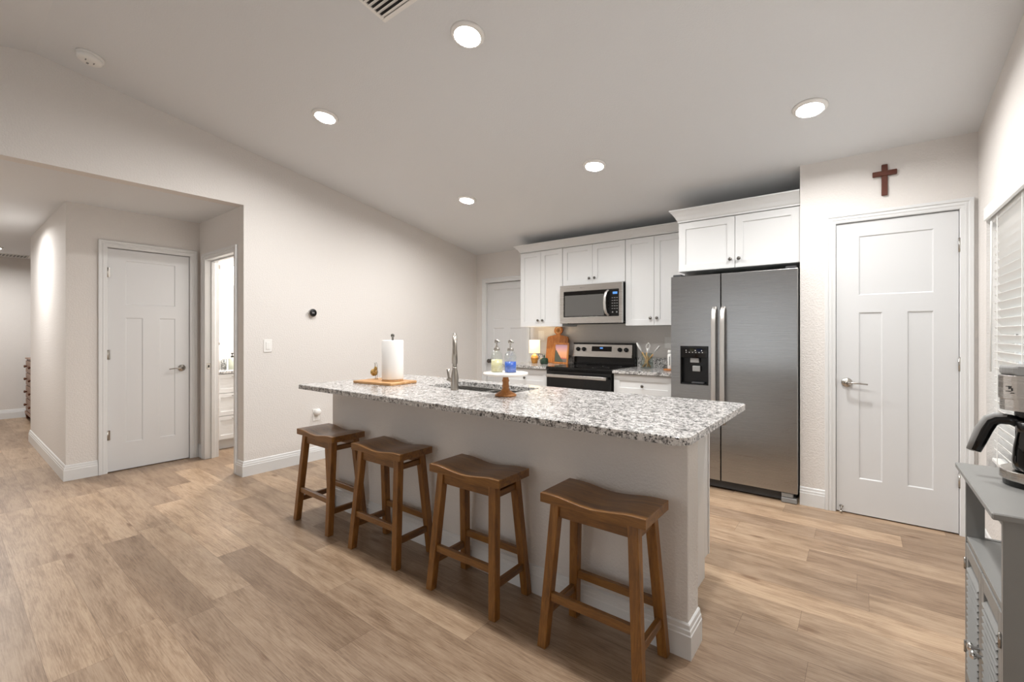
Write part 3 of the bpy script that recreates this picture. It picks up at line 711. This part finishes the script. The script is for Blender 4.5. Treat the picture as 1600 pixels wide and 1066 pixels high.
obj('basin', basin(xm+.012, SX1+.008, SY0-.008, SY1+.008, .712, .872), 'steelb', r)
obj('divider', MB().box(xm-.0115, SY0-.008, .80, xm+.0115, SY1+.008, .866, .004), 'steelb', r)
fx, fy = -2.028, 2.012
r = thing('faucet', 'brushed nickel gooseneck kitchen faucet behind the sink on the island', 'faucet', (fx, fy, .905))
obj('faucet_body', MB().lathe([(0, .905), (.024, .905), (.025, .915), (.024, .94), (.024, .985), (.018, 1.025), (.0145, 1.04), (.0155, 1.045), (.0145, 1.05), (.0, 1.05)], (fx, fy, 0), 28), 'faucet', r)
arc = [(fx, fy, 1.05), (fx, fy, 1.17)]
for k in range(0, 13):
    a = PI-PI*k/12*1.02; q_ = .085+.085*math.cos(a); arc.append((fx-.71*q_, fy+.70*q_, 1.172+.080*math.sin(a)))
obj('spout', MB().tube(arc, .0140, 14), 'faucet', r)
obj('spray_head', MB().tube([(fx-.71*t_, fy+.70*t_, z_) for t_, z_ in ((.170, 1.172), (.173, 1.14), (.175, 1.09), (.176, 1.06))], [.0145, .017, .020, .019], 14), 'faucet', r)
obj('handle', MB().tube([(fx-.015, fy, .970), (fx-.045, fy, .968)], [.017, .014], 14).lathe([(0, 0), (.013, 0), (.013, .014), (0, .014)], (fx-.055, fy, .962), 14).tube([(fx-.052, fy, .968), (fx-.056, fy, .99), (fx-.060, fy, 1.035)], [.007, .0065, .011], 12), 'faucet', r)

# ------------------------------------------------------------------ bar stools
def make_stool():
    root = thing('bar_stool', '', 'stool')
    SW, SD, ST, TH = .444, .236, .613, .038
    mb = MB(); b = mb.b; NX, NY = 44, 2
    def top(u): return ST-.026*(math.cos(u*PI/2)**2 if abs(u) < 1 else 0)*1.0
    top_v = []; bot_v = []
    for i in range(NX+1):
        u = -1+2*i/NX; x = u*SW/2
        zt = ST-.016*(0.5+0.5*math.cos(PI*min(1, abs(u)/.80)))
        zb = ST-TH
        top_v.append([b.verts.new((x, -SD/2+SD*j/NY, zt)) for j in range(NY+1)])
        bot_v.append([b.verts.new((x, -SD/2+SD*j/NY, zb)) for j in range(NY+1)])
    for i in range(NX):
        for j in range(NY):
            f = b.faces.new([top_v[i][j], top_v[i+1][j], top_v[i+1][j+1], top_v[i][j+1]])
            b.faces.new([bot_v[i][j], bot_v[i][j+1], bot_v[i+1][j+1], bot_v[i+1][j]])
        for j in (0, NY): b.faces.new([top_v[i][j], bot_v[i][j], bot_v[i+1][j], top_v[i+1][j]])
    for i in (0, NX):
        for j in range(NY): b.faces.new([top_v[i][j], bot_v[i][j], bot_v[i][j+1], top_v[i][j+1]])
    seat = obj('seat', mb, 'stool_x', root)
    bm_ = seat.modifiers.new('bevel', 'BEVEL'); bm_.width = .0025; bm_.segments = 2; bm_.limit_method = 'ANGLE'; bm_.angle_limit = math.radians(50)
    zt = ST-TH-.002; hw = .021
    tx, ty, bx, by = .165, .078, .201, .124
    def leg_c(sx, sy, z): t_ = 1-z/zt; return (sx*(tx+(bx-tx)*t_), sy*(ty+(by-ty)*t_))
    for sx in (-1, 1):
        for sy in (-1, 1):
            cb, ctp = leg_c(sx, sy, 0), leg_c(sx, sy, zt)
            q = lambda c, z, w: [(c[0]-w, c[1]-w, z), (c[0]+w, c[1]-w, z), (c[0]+w, c[1]+w, z), (c[0]-w, c[1]+w, z)]
            obj('leg', MB().hexa(q(cb, 0, hw-.002), q(ctp, zt, hw-.001), .003), 'stool_z', root)
    def rail(name, z, axis, s, h, w, m_):
        if axis == 'x':
            a, c = leg_c(-1, s, z), leg_c(1, s, z); return obj(name, MB().box(a[0]+hw-.004, a[1]-w/2, z-h/2, c[0]-hw+.004, a[1]+w/2, z+h/2, .002), m_, root)
        a, c = leg_c(s, -1, z), leg_c(s, 1, z); return obj(name, MB().box(a[0]-w/2, a[1]+hw-.004, z-h/2, a[0]+w/2, c[1]-hw+.004, z+h/2, .002), m_, root)
    for s in (-1, 1):
        rail('apron', zt-.030, 'x', s, .046, .020, 'stool_x'); rail('apron', zt-.045, 'y', s, .030, .020, 'stool_y')
        rail('stretcher', .205, 'x', s, .034, .022, 'stool_x'); rail('stretcher', .140, 'y', s, .034, .022, 'stool_y')
    return root
proto = make_stool()
for i, (x, y, a, lb) in enumerate(((-2.828, 1.634, 0, 'brown wooden saddle-seat stool nearest the left wall and its low outlet'),
                                   (-2.170, 1.634, 1, 'brown wooden saddle-seat stool second from the left wall'),
                                   (-1.484, 1.634, 1, 'brown wooden saddle-seat stool third from the left wall, beside the nearest stool'),
                                   (-.816, 1.634, 0, 'brown wooden saddle-seat stool closest to the camera at the right end of the island'))):
    s_ = proto if i == 0 else copy_tree(proto)
    s_.location = (x, y, 0); s_.rotation_euler.z = math.radians(a); tag(s_, lb, 'stool', 'saddle stools along the island')

# ------------------------------------------------------------------ things on the island
ZI = .9052
def rot_at(x, y, z, a): return T((x, y, z)) @ RZ(a)
m = rot_at(-2.715, 1.975, ZI, math.radians(-2))
a_ = math.radians(6)
m = rot_at(-2.705, 1.985, ZI, a_)
solo('serving_board', MB().box(-.205, -.115, 0, .18, .135, .018, .003), 'oakboard', 'light wooden serving board under the paper towels on the island', 'board')
sb = bpy.data.objects['serving_board']; sb.location = m.translation; sb.rotation_euler.z = a_
ZB = ZI+.0185
r = thing('paper_towel_holder', 'upright paper towel holder with a full white roll on the serving board', 'paper towel holder', (-2.665, 2.02, ZB))
obj('holder_base', MB().lathe([(0, 0), (.075, 0), (.078, .004), (.072, .010), (0, .010)], (-2.665, 2.02, ZB), 40), 'oakboard', r)
obj('holder_rod', MB().lathe([(0, 0), (.008, 0), (.008, .312), (.012, .316), (.012, .330), (.008, .336), (0, .338)], (-2.665, 2.02, ZB), 20), 'knob', r)
obj('towel_roll', MB().lathe([(.022, .012), (.074, .012), (.076, .016), (.0755, .286), (.073, .290), (.022, .290), (.020, .286), (.020, .016), (.022, .012)], (-2.665, 2.02, ZB), 48), 'towel', r)
fx_, fy_ = -2.865, 2.005
r = thing('glass_ball_ornament', 'small gold and green ball ornament on wire legs left of the paper towels', 'ornament', (fx_, fy_, ZB))
M['gold'] = mat('gold_green_glaze', '#a08a3c', 0.25, 0.35)
g = NT('gold_green_marble'); v = g.coord(); n = g.noise(v, 45, 3, .6, 1.2)
g.l(g.ramp(n, [(.38, '#4f5a26'), (.5, '#b08a45'), (.64, '#e2c38d')]), g.b.inputs['Base Color']); g.b.inputs['Roughness'].default_value = .2; M['goldball'] = g.m
obj('ball', MB().lathe([(.028*math.sin(PI*k/14), -.028*math.cos(PI*k/14)) for k in range(15)], (fx_, fy_, ZB+.050), 24), 'goldball', r)
obj('bud', MB().lathe([(.013*math.sin(PI*k/10), -.016*math.cos(PI*k/10)) for k in range(11)], (fx_+.018, fy_, ZB+.078), 16), 'goldball', r)
wl = MB(); cx_ = fx_+.022
wl.tube([(cx_+.016, fy_, ZB), (cx_+.018, fy_, ZB+.04), (cx_+.017, fy_, ZB+.09), (cx_+.013, fy_, ZB+.118), (cx_+.005, fy_, ZB+.124), (cx_-.003, fy_, ZB+.112), (cx_-.004, fy_, ZB+.09)], .0018, 8)
wl.tube([(cx_-.018, fy_, ZB+.122), (cx_-.014, fy_, ZB+.105), (cx_-.016, fy_, ZB+.08)], .0018, 8)
wl.tube([(cx_-.006, fy_, ZB), (cx_-.002, fy_, ZB+.03)], .002, 8); wl.tube([(cx_-.014, fy_-.008, ZB+.001), (cx_+.022, fy_+.006, ZB+.001)], .0018, 8)
obj('wire_stand', wl, 'nickel', r)

cx_, cy_ = -1.610, 2.005
r = thing('cake_stand', 'turned wood pedestal stand with white marble plate holding the soap bottles', 'cake stand', (cx_, cy_, ZI))
obj('pedestal', MB().lathe([(0, 0), (.060, 0), (.063, .004), (.060, .010), (.042, .020), (.026, .030), (.020, .042), (.019, .050), (.022, .054), (.020, .058), (.017, .070), (.018, .082), (.022, .086), (.019, .090), (.016, .104), (.018, .114), (.024, .118), (0, .118)], (cx_, cy_, ZI), 36), 'turned', r)
obj('plate', MB().lathe([(0, .1181), (.122, .1181), (.129, .122), (.129, .130), (.126, .134), (0, .134)], (cx_, cy_, ZI), 56), 'marble', r)
ZP = ZI+.1345
def facet_glass():
    g = NT('faceted_glass'); tr = g.n('ShaderNodeBsdfTransparent'); tr.inputs[0].default_value = lin('#f8fbfa')
    gl = g.n('ShaderNodeBsdfGlossy'); gl.inputs['Roughness'].default_value = .06
    v = g.coord(); vo = g.n('ShaderNodeTexVoronoi'); g.l(v, vo.inputs['Vector']); vo.inputs['Scale'].default_value = 110
    bp = g.n('ShaderNodeBump'); bp.inputs['Strength'].default_value = .9; bp.inputs['Distance'].default_value = .004; g.l(vo.outputs['Distance'], bp.inputs['Height'])
    g.l(bp.outputs[0], gl.inputs['Normal']); mx = g.n('ShaderNodeMixShader'); mx.inputs[0].default_value = .16
    g.l(tr.outputs[0], mx.inputs[1]); g.l(gl.outputs[0], mx.inputs[2]); g.l(mx.outputs[0], g.out.inputs[0]); return g.m
M['facet'] = facet_glass()
def soap_mat(name, c, c2):
    g = NT(name); v = g.coord(); vo = g.n('ShaderNodeTexVoronoi'); g.l(v, vo.inputs['Vector']); vo.inputs['Scale'].default_value = 100
    g.l(g.mix(vo.outputs['Distance'], lin(c), lin(c2)), g.b.inputs['Base Color']); g.b.inputs['Roughness'].default_value = .15
    g.b.inputs['Transmission Weight'].default_value = .05; g.bump(vo.outputs['Distance'], .5, .002); return g.m
M['blue'] = soap_mat('blue_soap_liquid', '#0050cc', '#0a74e6'); M['yellow'] = soap_mat('pale_yellow_soap_liquid', '#eadf9f', '#fff8d0')
def soap(x, y, liquid, h, label):
    r = thing('soap_bottle', label, 'soap bottle', (x, y, ZP), 'pump soap bottles on the cake stand')
    R_ = .0335
    obj('glass_body', MB().lathe([(0, 0), (R_, 0), (R_+.0005, .003), (R_, .090), (R_-.003, .105), (.022, .116), (.015, .120), (.0145, .128)], (x, y, ZP), 32), 'facet', r)
    obj('liquid', MB().lathe([(0, .003), (R_-.0012, .003), (R_-.0012, h), (0, h)], (x, y, ZP), 32), liquid, r)
    pm = MB().lathe([(0, .122), (.017, .122), (.018, .126), (.017, .138), (.010, .142), (.008, .150), (.005, .152), (.005, .166), (.0135, .168), (.014, .172), (.013, .184), (.010, .187), (0, .187)], (x, y, ZP), 24)
    pm.tube([(x, y, ZP+.176), (x+.024, y-.012, ZP+.177), (x+.034, y-.017, ZP+.171)], [.006, .005, .004], 10)
    obj('pump', pm, 'nickel', r)
soap(-1.668, 1.995, 'yellow', .072, 'clear pump bottle of pale yellow soap, left on the cake stand')
soap(-1.578, 2.008, 'blue', .062, 'clear pump bottle of bright blue soap, right on the cake stand')

# ------------------------------------------------------------------ things on the kitchen worktop
ZK = .9062
x, y = -3.09, 4.40
r = thing('table_lamp', 'small lit table lamp with white drum shade and amber base', 'lamp', (x, y, ZK))
M['amber'] = wood('amber_ceramic', '#8b5a22', '#b07a35', '#c99a55', 1, .3, 2)
M['shade'] = mat('lit_lamp_shade', '#f6ead2', .8, emit='#ffe2ac', es=.85)
obj('lamp_base', MB().lathe([(0, 0), (.030, 0), (.034, .004), (.038, .03), (.047, .062), (.047, .070), (.043, .072), (.040, .085), (.030, .100), (.012, .108), (.006, .110), (.006, .125), (0, .125)], (x, y, ZK), 32), 'amber', r)
obj('lamp_shade', MB().lathe([(.060, .125), (.065, .125), (.064, .280), (.060, .280), (.060, .125)], (x, y, ZK), 40), 'shade', r)
pl = bpy.data.lights.new('table_lamp_bulb', 'POINT'); pl.energy = 1.6; pl.color = (1, .75, .45); pl.shadow_soft_size = .02
po = bpy.data.objects.new('table_lamp_bulb', pl); COL.objects.link(po); po.location = (x, y, ZK+.26)
x, y = -2.935, 4.375
M['green'] = mat('dark_green_glaze', '#2c4233', .2)
r = thing('lidded_jar', 'small dark green lidded jar between the lamp and the cutting board', 'jar', (x, y, ZK))
obj('jar_body', MB().lathe([(0, 0), (.040, 0), (.046, .006), (.048, .03), (.047, .055), (.043, .060), (0, .060)], (x, y, ZK), 28), 'green', r)
obj('lid', MB().lathe([(0, .0601), (.044, .0601), (.040, .068), (.018, .074), (.007, .078), (.006, .084), (.012, .090), (.012, .098), (.006, .103), (0, .103)], (x, y, ZK), 24), 'green', r)
# paddle cutting board leaning on the wall
ol = []
for (px, pz) in ((-.148, 0), (.148, 0), (.150, .01), (.150, .30), (.140, .318), (.10, .330), (.045, .336), (.026, .342), (.022, .352)): ol.append((px, pz))
for k in range(-2, 15): a = math.radians(-60+20*k+0); ol.append((.060*math.cos(a), .398+.054*math.sin(a))) if -50 <= -60+20*k <= 230 else None
for (px, pz) in ((-.022, .352), (-.026, .342), (-.045, .336), (-.10, .330), (-.140, .318), (-.150, .30), (-.150, .01)): ol.append((px, pz))
r = thing('cutting_board', 'arched wooden paddle cutting board leaning behind the sunset picture', 'cutting board', (-2.91, 4.60, ZK))
mm = T((-2.915, 4.588, ZK+.003)) @ Matrix.Rotation(math.radians(-9), 4, 'X')
obj('board', MB().prism(ol, 'y', 0, .018, .003).xf(mm), 'board', r)
M['darkwood'] = mat('engraved_shadow', '#8a5526', .6)
obj('handle_ring', MB().lathe([(0, 0), (.024, 0), (.030, .004), (.038, .004), (.042, 0)], (0, 0, .400), 28, YP).xf(mm), 'oakboard', r)
g = NT('sunset_painting'); tc = g.n('ShaderNodeTexCoord'); sx_ = g.n('ShaderNodeSeparateXYZ'); g.l(tc.outputs['Generated'], sx_.inputs[0])
U_, V_ = sx_.outputs[0], sx_.outputs[2]
nn = g.noise(tc.outputs['Generated'], 7, 4, .6)
sky = g.ramp(g.math('MULTIPLY_ADD', nn, .12, V_), [(.10, '#6f6a66'), (.24, '#8a7468'), (.27, '#d0645a'), (.33, '#f0a479'), (.6, '#f2b58c'), (.85, '#d8a3a6'), (1, '#c79fae')])
tree = g.math('LESS_THAN', g.math('ADD', V_, g.math('MULTIPLY_ADD', U_, 1.05, g.math('MULTIPLY', nn, .28))), .92)
g.l(g.mix(tree, sky, lin('#565a4e')), g.b.inputs['Base Color']); g.b.inputs['Roughness'].default_value = .5; M['sunset'] = g.m
mf = T((-2.80, 4.505, ZK+.0025)) @ Matrix.Rotation(math.radians(-8), 4, 'X')
r = thing('framed_picture', 'small wood-framed sunset picture leaning on the cutting board', 'picture', (-2.80, 4.5, ZK))
obj('picture_frame', paneled(.205, .245, [(.020, .018, .185, .227)], .006, .002, .014).xf(mf @ T((-.1025, -.0, 0))), 'board', r)
obj('picture', MB().box(-.081, .0045, .020, .081, .0056, .225).xf(mf), 'sunset', r)
x, y = -1.745, 4.49
r = thing('utensil_crock', 'clear glass crock of wooden-handled utensils right of the range', 'utensil crock', (x, y, ZK))
obj('glass_jar', MB().lathe([(0, 0), (.060, 0), (.064, .006), (.062, .05), (.056, .10), (.055, .150), (.057, .156), (.052, .156), (.051, .10), (.057, .05), (.058, .010), (0, .008)], (x, y, ZK), 36), 'glass', r)
def utensil(label, b, t, kind):
    b, t = Vector(b), Vector(t); d = (t-b).normalized(); r = thing('kitchen_utensil', label, 'utensil', b, 'utensils in the glass crock')
    mid = b+(t-b)*.60
    obj('handle', MB().tube([b, mid], [.009, .008], 8), 'spoon', r)
    if kind == 'spoon': obj('head', MB().tube([mid, mid+d*.02, mid+d*.045, mid+d*.075, t-d*.01, t], [.005, .008, .024, .029, .020, .006], 12, True, .4), 'white', r)
    elif kind == 'spatula': obj('head', MB().tube([mid, mid+d*.03, mid+d*.04, t-d*.008, t], [.006, .008, .030, .034, .026], 8, True, .22), 'white', r)
    else: obj('head', MB().tube([mid, mid+d*.02]+[mid+d*(.03+.07*k/6) + Vector((.02*math.sin(PI*k/6), 0, 0)) for k in range(7)], .0035, 8).tube([mid+d*(.03+.07*k/6) - Vector((.02*math.sin(PI*k/6), 0, 0)) for k in range(7)], .0035, 8), 'white', r)
utensil('white spoon with wooden handle leaning left out of the crock', (x+.035, y, ZK+.012), (x-.105, y-.01, ZK+.262), 'spoon')
utensil('white looped whisk with wooden handle upright in the crock', (x-.030, y+.012, ZK+.012), (x+.012, y+.01, ZK+.262), 'whisk')
utensil('white spatula with wooden handle leaning right out of the crock', (x-.040, y-.012, ZK+.012), (x+.135, y, ZK+.232), 'spatula')
utensil('short plain wooden spoon with white tip in the middle of the crock', (x+.015, y-.028, ZK+.012), (x+.02, y-.02, ZK+.205), 'spoon')
x, y = -1.462, 4.36
solo('coaster', MB().lathe([(0, ZK), (.058, ZK), (.062, ZK+.006), (.058, ZK+.014), (0, ZK+.014)], (x-.004, y, 0), 32), 'board', 'round wooden coaster under the white bottle beside the refrigerator', 'coaster')
r = thing('white_bottle', 'slim white bottle on a round wooden coaster beside the refrigerator', 'bottle', (x, y, ZK+.015))
obj('bottle_body', MB().lathe([(0, 0), (.024, 0), (.026, .004), (.026, .135), (.022, .145), (0, .145)], (x, y, ZK+.015), 28), 'white', r)
obj('cap', MB().lathe([(0, .1451), (.021, .1451), (.021, .150), (.024, .152), (.024, .176), (.021, .180), (0, .180)], (x, y, ZK+.015), 28), 'white', r)
obj('printed_text', MB().box(x-.004, y-.0268, ZK+.05, x+.004, y-.0262, ZK+.135), 'grey', r)

# ------------------------------------------------------------------ grey storage cabinet with coffee maker
GX0, GX1, GY0, GY1, GZ = .262, .558, 1.668, 2.250, .800
r = thing('storage_cabinet', 'grey louvered storage cabinet under the window, holding the coffee maker', 'cabinet', (.41, 1.96, 0))
obj('top', MB().box(GX0, GY0, GZ-.018, GX1, GY1, GZ, .003), 'gcab', r)
bx0, by0, by1 = .285, 1.690, 2.228
for ya in (by0, by1-.016):
    sd_ = [(bx0, 0), (.550, 0), (.550, GZ-.0185), (.505, GZ-.0185), (.505, .556), (.331, .556), (.331, GZ-.0185), (bx0, GZ-.0185)]
    obj('side_panel', MB().prism(sd_, 'y', ya, ya+.016), 'gcab', r)
obj('shelf', MB().box(bx0+.002, by0+.017, .538, .550, by1-.017, .554, .001), 'gcab', r)
obj('top_rail', MB().box(bx0+.004, by0+.017, GZ-.045, bx0+.020, by1-.017, GZ-.0185, .001), 'gcab', r)
obj('bottom_panel', MB().box(bx0+.022, by0+.017, .05, .550, by1-.017, .065).box(bx0+.01, by0+.017, 0, bx0+.025, by1-.017, .049), 'gcab', r)
obj('back_panel', MB().box(.543, by0+.017, .066, .549, by1-.017, .537), 'gcab', r)
ym = (by0+by1)/2
for (a, b_, ky) in ((by0+.018, ym-.0015, ym-.022), (ym+.0015, by1-.018, ym+.022)):
    d = MB(); z0, z1, st = .055, .532, .034
    d.box(bx0, a, z0, bx0+.016, a+st, z1, .001); d.box(bx0, b_-st, z0, bx0+.016, b_, z1, .001)
    d.box(bx0, a+st, z0, bx0+.016, b_-st, z0+st+.01, .001); d.box(bx0, a+st, z1-st-.01, bx0+.016, b_-st, z1, .001)
    dd = obj('louvered_door', d, 'gcab', r)
    lv = MB(); z = z0+st+.024
    while z < z1-st-.02:
        q = MB().box(-.014, a+st-.001, -.0025, .014, b_-st+.001, .0025).xf(T((bx0+.008, 0, z)) @ Matrix.Rotation(math.radians(-40), 4, 'Y')); lv.add(q); q.b.free(); z += .0205
    obj('louvers', lv, 'gcab', dd)
    obj('knob', MB().lathe([(0, 0), (.005, 0), (.005, .012), (.012, .017), (.013, .022), (.009, .028), (0, .029)], (bx0, ky, .285), 18, Matrix.Rotation(-PI/2, 4, 'Y')), 'chrome', dd)
    for z in (.15, .44): obj('hinge', MB().lathe([(0, 0), (.004, 0), (.004, .04), (0, .04)], (bx0-.002, a if a < ym-.1 else b_, z), 8), 'nickel', dd)

# coffee maker: front turned toward (-.5,-.87)
CMC = Vector((.440, 2.035, GZ+.0003)); FA = math.atan2(-.5, .87)   # local -y -> front
mC = T(CMC) @ RZ(FA)
def rrect(w, y0, y1, rf, n=8):
    """rounded at the front (-y) corners"""
    p = [(w, y1), (-w, y1)]
    for k in range(n+1): a = PI+PI/2*k/n; p.append((-w+rf+rf*math.cos(a), y0+rf+rf*math.sin(a)))
    for k in range(n+1): a = 1.5*PI+PI/2*k/n; p.append((w-rf+rf*math.cos(a), y0+rf+rf*math.sin(a)))
    return p
r = thing('coffee_maker', 'silver and black drip coffee maker on the grey cabinet', 'coffee maker', CMC)
obj('brew_housing', MB().prism(rrect(.098, -.090, .085, .06), 'z', .262, .335, .002).prism(rrect(.096, -.086, .085, .06), 'z', .228, .262).xf(mC), 'steelb', r)
obj('lid', MB().prism(rrect(.096, -.088, .083, .06), 'z', .3365, .362, .006).xf(mC), 'grey', r)
obj('rear_column', MB().box(-.088, .034, .035, .088, .084, .2275, .004).prism(rrect(.07, -.06, .0, .05), 'z', .208, .2275).xf(mC), 'black', r)
obj('base', MB().prism(rrect(.092, -.092, .082, .075), 'z', 0, .018, .002).xf(mC), 'black', r)
obj('base_ring', MB().prism(rrect(.098, -.100, .084, .080), 'z', .0185, .048, .003).xf(mC), 'steelb', r)
mk = MB().tube([(-.084, 0, .296), (-.078, 0, .300), (-.074, 0, .295), (-.080, 0, .289), (-.076, 0, .283), (-.071, 0, .288)], .0016, 6)
mk = MB()
for (u, z_, w_, h_) in ((-.062, .300, .010, .002), (-.056, .293, .002, .008), (-.062, .286, .010, .002), (-.052, .281, .008, .002), (-.050, .288, .002, .009)): mk.box(u, -.0915, z_, u+w_, -.089, z_+h_)
obj('maker_mark', mk.xf(mC), 'black', r)
cc = mC @ Vector((0, -.034, .0482))
r = thing('coffee_carafe', 'dark glass coffee carafe with long black handle on the coffee maker', 'carafe', cc)
mK = T(cc) @ RZ(FA)
obj('glass_jug', MB().lathe([(0, 0), (.058, 0), (.064, .006), (.066, .03), (.063, .07), (.056, .115), (.052, .132), (.050, .132), (.053, .112), (.060, .07), (.063, .03), (.060, .008), (0, .003)], n=40).xf(mK), 'smoke', r)
obj('collar', MB().lathe([(.053, .118), (.058, .118), (.058, .146), (.050, .150), (0, .150)], n=36).xf(mK), 'black', r)
hp = [(-.045, -.004, .138), (-.070, -.006, .147), (-.096, -.008, .146), (-.113, -.010, .135), (-.124, -.012, .108), (-.136, -.014, .070), (-.147, -.016, .036)]
obj('handle', MB().tube(hp, [.014, .014, .015, .016, .015, .014, .012], 12, True, 1.15).xf(mK), 'black', r)
hq = [(p[0]-.004, p[1]-.004, p[2]+.008) for p in hp[1:4]]+[(p[0]-.0115, p[1]-.004, p[2]) for p in hp[4:]]
obj('handle_inlay', MB().tube(hq, [.008, .011, .012, .012, .011, .009], 10, True, 1.1).xf(mK), 'grey', r)

# ------------------------------------------------------------------ bathroom seen through the doorway
VX = -5.46
r = thing('bathroom_vanity', 'white drawer vanity seen through the bathroom doorway', 'vanity', (-5.75, 2.3, 0))
obj('vanity_body', MB().box(-5.998, 1.842, .11, VX-.022, 2.85, .828, .001).box(-5.998, 1.842, 0, VX-.08, 2.85, .11), 'cab', r)
for z0, z1 in ((.115, .365), (.370, .612), (.617, .822)):
    W_ = .42; H_ = z1-z0
    d = obj('drawer', paneled(W_, H_, [(.045, .045, W_-.045, H_-.045)], .008, .0015, .02).xf(T((VX, 1.845, z0)) @ FX['e']), 'cab', r)
    obj('drawer_pull', MB().tube([(VX, 2.00, z1-.03), (VX+.02, 2.00, z1-.03), (VX+.02, 2.11, z1-.03), (VX, 2.11, z1-.03)], .004, 8), 'nickel', d)
    obj('drawer', paneled(.57, H_, [(.045, .045, .525, H_-.045)], .008, .0015, .02).xf(T((VX, 2.27, z0)) @ FX['e']), 'cab', r)
vt = solo('worktop', MB().box(-5.998, 1.842, .830, VX+.02, 2.87, .858, .002), 'granite', 'speckled granite counter on the bathroom vanity', 'countertop')
obj('backsplash', MB().box(-6.0, 1.842, .859, -5.98, 2.87, .93, .001), 'white', vt)
r = thing('bathroom_mirror', 'frameless mirror above the bathroom vanity', 'mirror', (-6.0, 2.3, 1.4))
M['mirror'] = mat('mirror_silver', '#f4f4f4', .02, 1)
obj('mirror_glass', MB().box(-5.999, 1.90, .95, -5.994, 2.80, 1.85, .001), 'mirror', r)
r = thing('vanity_light', 'wall light with glass shade above the bathroom mirror', 'wall light', (-6.0, 2.3, 2.05))
obj('light_bar', MB().box(-5.999, 2.06, 2.02, -5.975, 2.62, 2.08, .004), 'nickel', r)
for y in (2.16, 2.42): sh = obj('lamp_shade', MB().lathe([(.02, .0), (.05, -.03), (.058, -.08), (.055, -.08), (.018, -.005)], (-5.91, y, 2.06), 24), 'lens', r); obj('arm', MB().tube([(-5.98, y, 2.05), (-5.91, y, 2.07), (-5.91, y, 2.055)], .007, 8), 'chrome', sh)
area('vanity_lamp', (-5.2, 2.4, 2.3), (0, 0, -1), .3, 34, (1, .97, .93))
r = thing('white_cylinder_holder', 'tall white paper roll on the bathroom vanity top', 'paper roll', (-5.84, 2.02, .859))
obj('roll', MB().lathe([(0, 0), (.038, 0), (.038, .27), (0, .27)], (-5.84, 2.00, .859), 28), 'towel', r)
obj('rod_tip', MB().lathe([(0, .27), (.008, .27), (.011, .285), (.011, .30), (0, .305)], (-5.84, 2.00, .859), 14), 'knob', r)
M['patt'] = NT('speckled_cup_glaze').m
g = NT('speckled_cup'); v = g.coord(); g.l(g.ramp(g.noise(v, 90, 2, .6), [(.45, '#3f4140'), (.55, '#c9c9c6')]), g.b.inputs['Base Color']); M['patt'] = g.m
solo('tumbler', MB().lathe([(0, 0), (.026, 0), (.030, .11), (.027, .11), (.023, .004), (0, .004)], (-5.72, 2.01, .859), 24), 'patt', 'grey patterned tumbler between the paper roll and soap dispenser in the bathroom', 'cup')
M['celadon'] = mat('pale_green_ceramic', '#c3c8b8', .3)
r = thing('soap_dispenser', 'pale green soap dispenser with dark pump on the bathroom vanity', 'soap dispenser', (-5.68, 2.07, .859))
obj('bottle', MB().lathe([(0, 0), (.036, 0), (.038, .004), (.038, .115), (.03, .127), (.013, .132), (0, .132)], (-5.66, 2.075, .859), 28), 'celadon', r)
obj('pump', MB().lathe([(0, .1321), (.014, .1321), (.014, .148), (.005, .15), (.005, .17), (.013, .172), (.013, .182), (0, .184)], (-5.66, 2.075, .859), 20).tube([(-5.66, 2.075, 1.037), (-5.62, 2.06, 1.037)], .0045, 8), 'black', r)

# ------------------------------------------------------------------ chest of drawers at the end of the hall
CX0, CX1, CY0, CY1, CH = -9.86, -9.06, .822, 1.25, .905
r = thing('chest_of_drawers', 'dark wooden chest of drawers in the room at the end of the hall', 'dresser', ((CX0+CX1)/2, (CY0+CY1)/2, 0))
obj('carcass', MB().box(CX0+.01, CY0+.012, .115, CX1-.01, CY1, CH-.022, .002), 'dresser', r)
obj('top', MB().box(CX0-.01, CY0-.004, CH-.022, CX1+.006, CY1+.005, CH, .003), 'dresserf', r)
obj('plinth', MB().box(CX0-.004, CY0-.008, .075, CX1+.004, CY1, .115, .004), 'dresserf', r)
for px, py in ((CX0+.04, CY0+.035), (CX1-.05, CY0+.035), (CX0+.04, CY1-.05), (CX1-.05, CY1-.05)): obj('foot', MB().hexa([(px-.03, py-.03, 0), (px+.03, py-.03, 0), (px+.03, py+.03, 0), (px-.03, py+.03, 0)], [(px-.048, py-.04, .075), (px+.048, py-.04, .075), (px+.048, py+.045, .075), (px-.048, py+.045, .075)], .004), 'dresser', r)
zz = [.125, .315, .505, .69, .875]
for a, b_ in zip(zz, zz[1:]):
    d = obj('drawer', MB().box(CX0+.03, CY0, a, CX1-.03, CY0+.012, b_-.012, .003), 'dresserf', r)
    for kx in (CX0+.16, CX1-.16): obj('knob', MB().lathe([(0, 0), (.010, 0), (.010, .010), (.020, .018), (.018, .030), (0, .034)], (kx, CY0, (a+b_)/2), 14, YP), 'dresser', d)
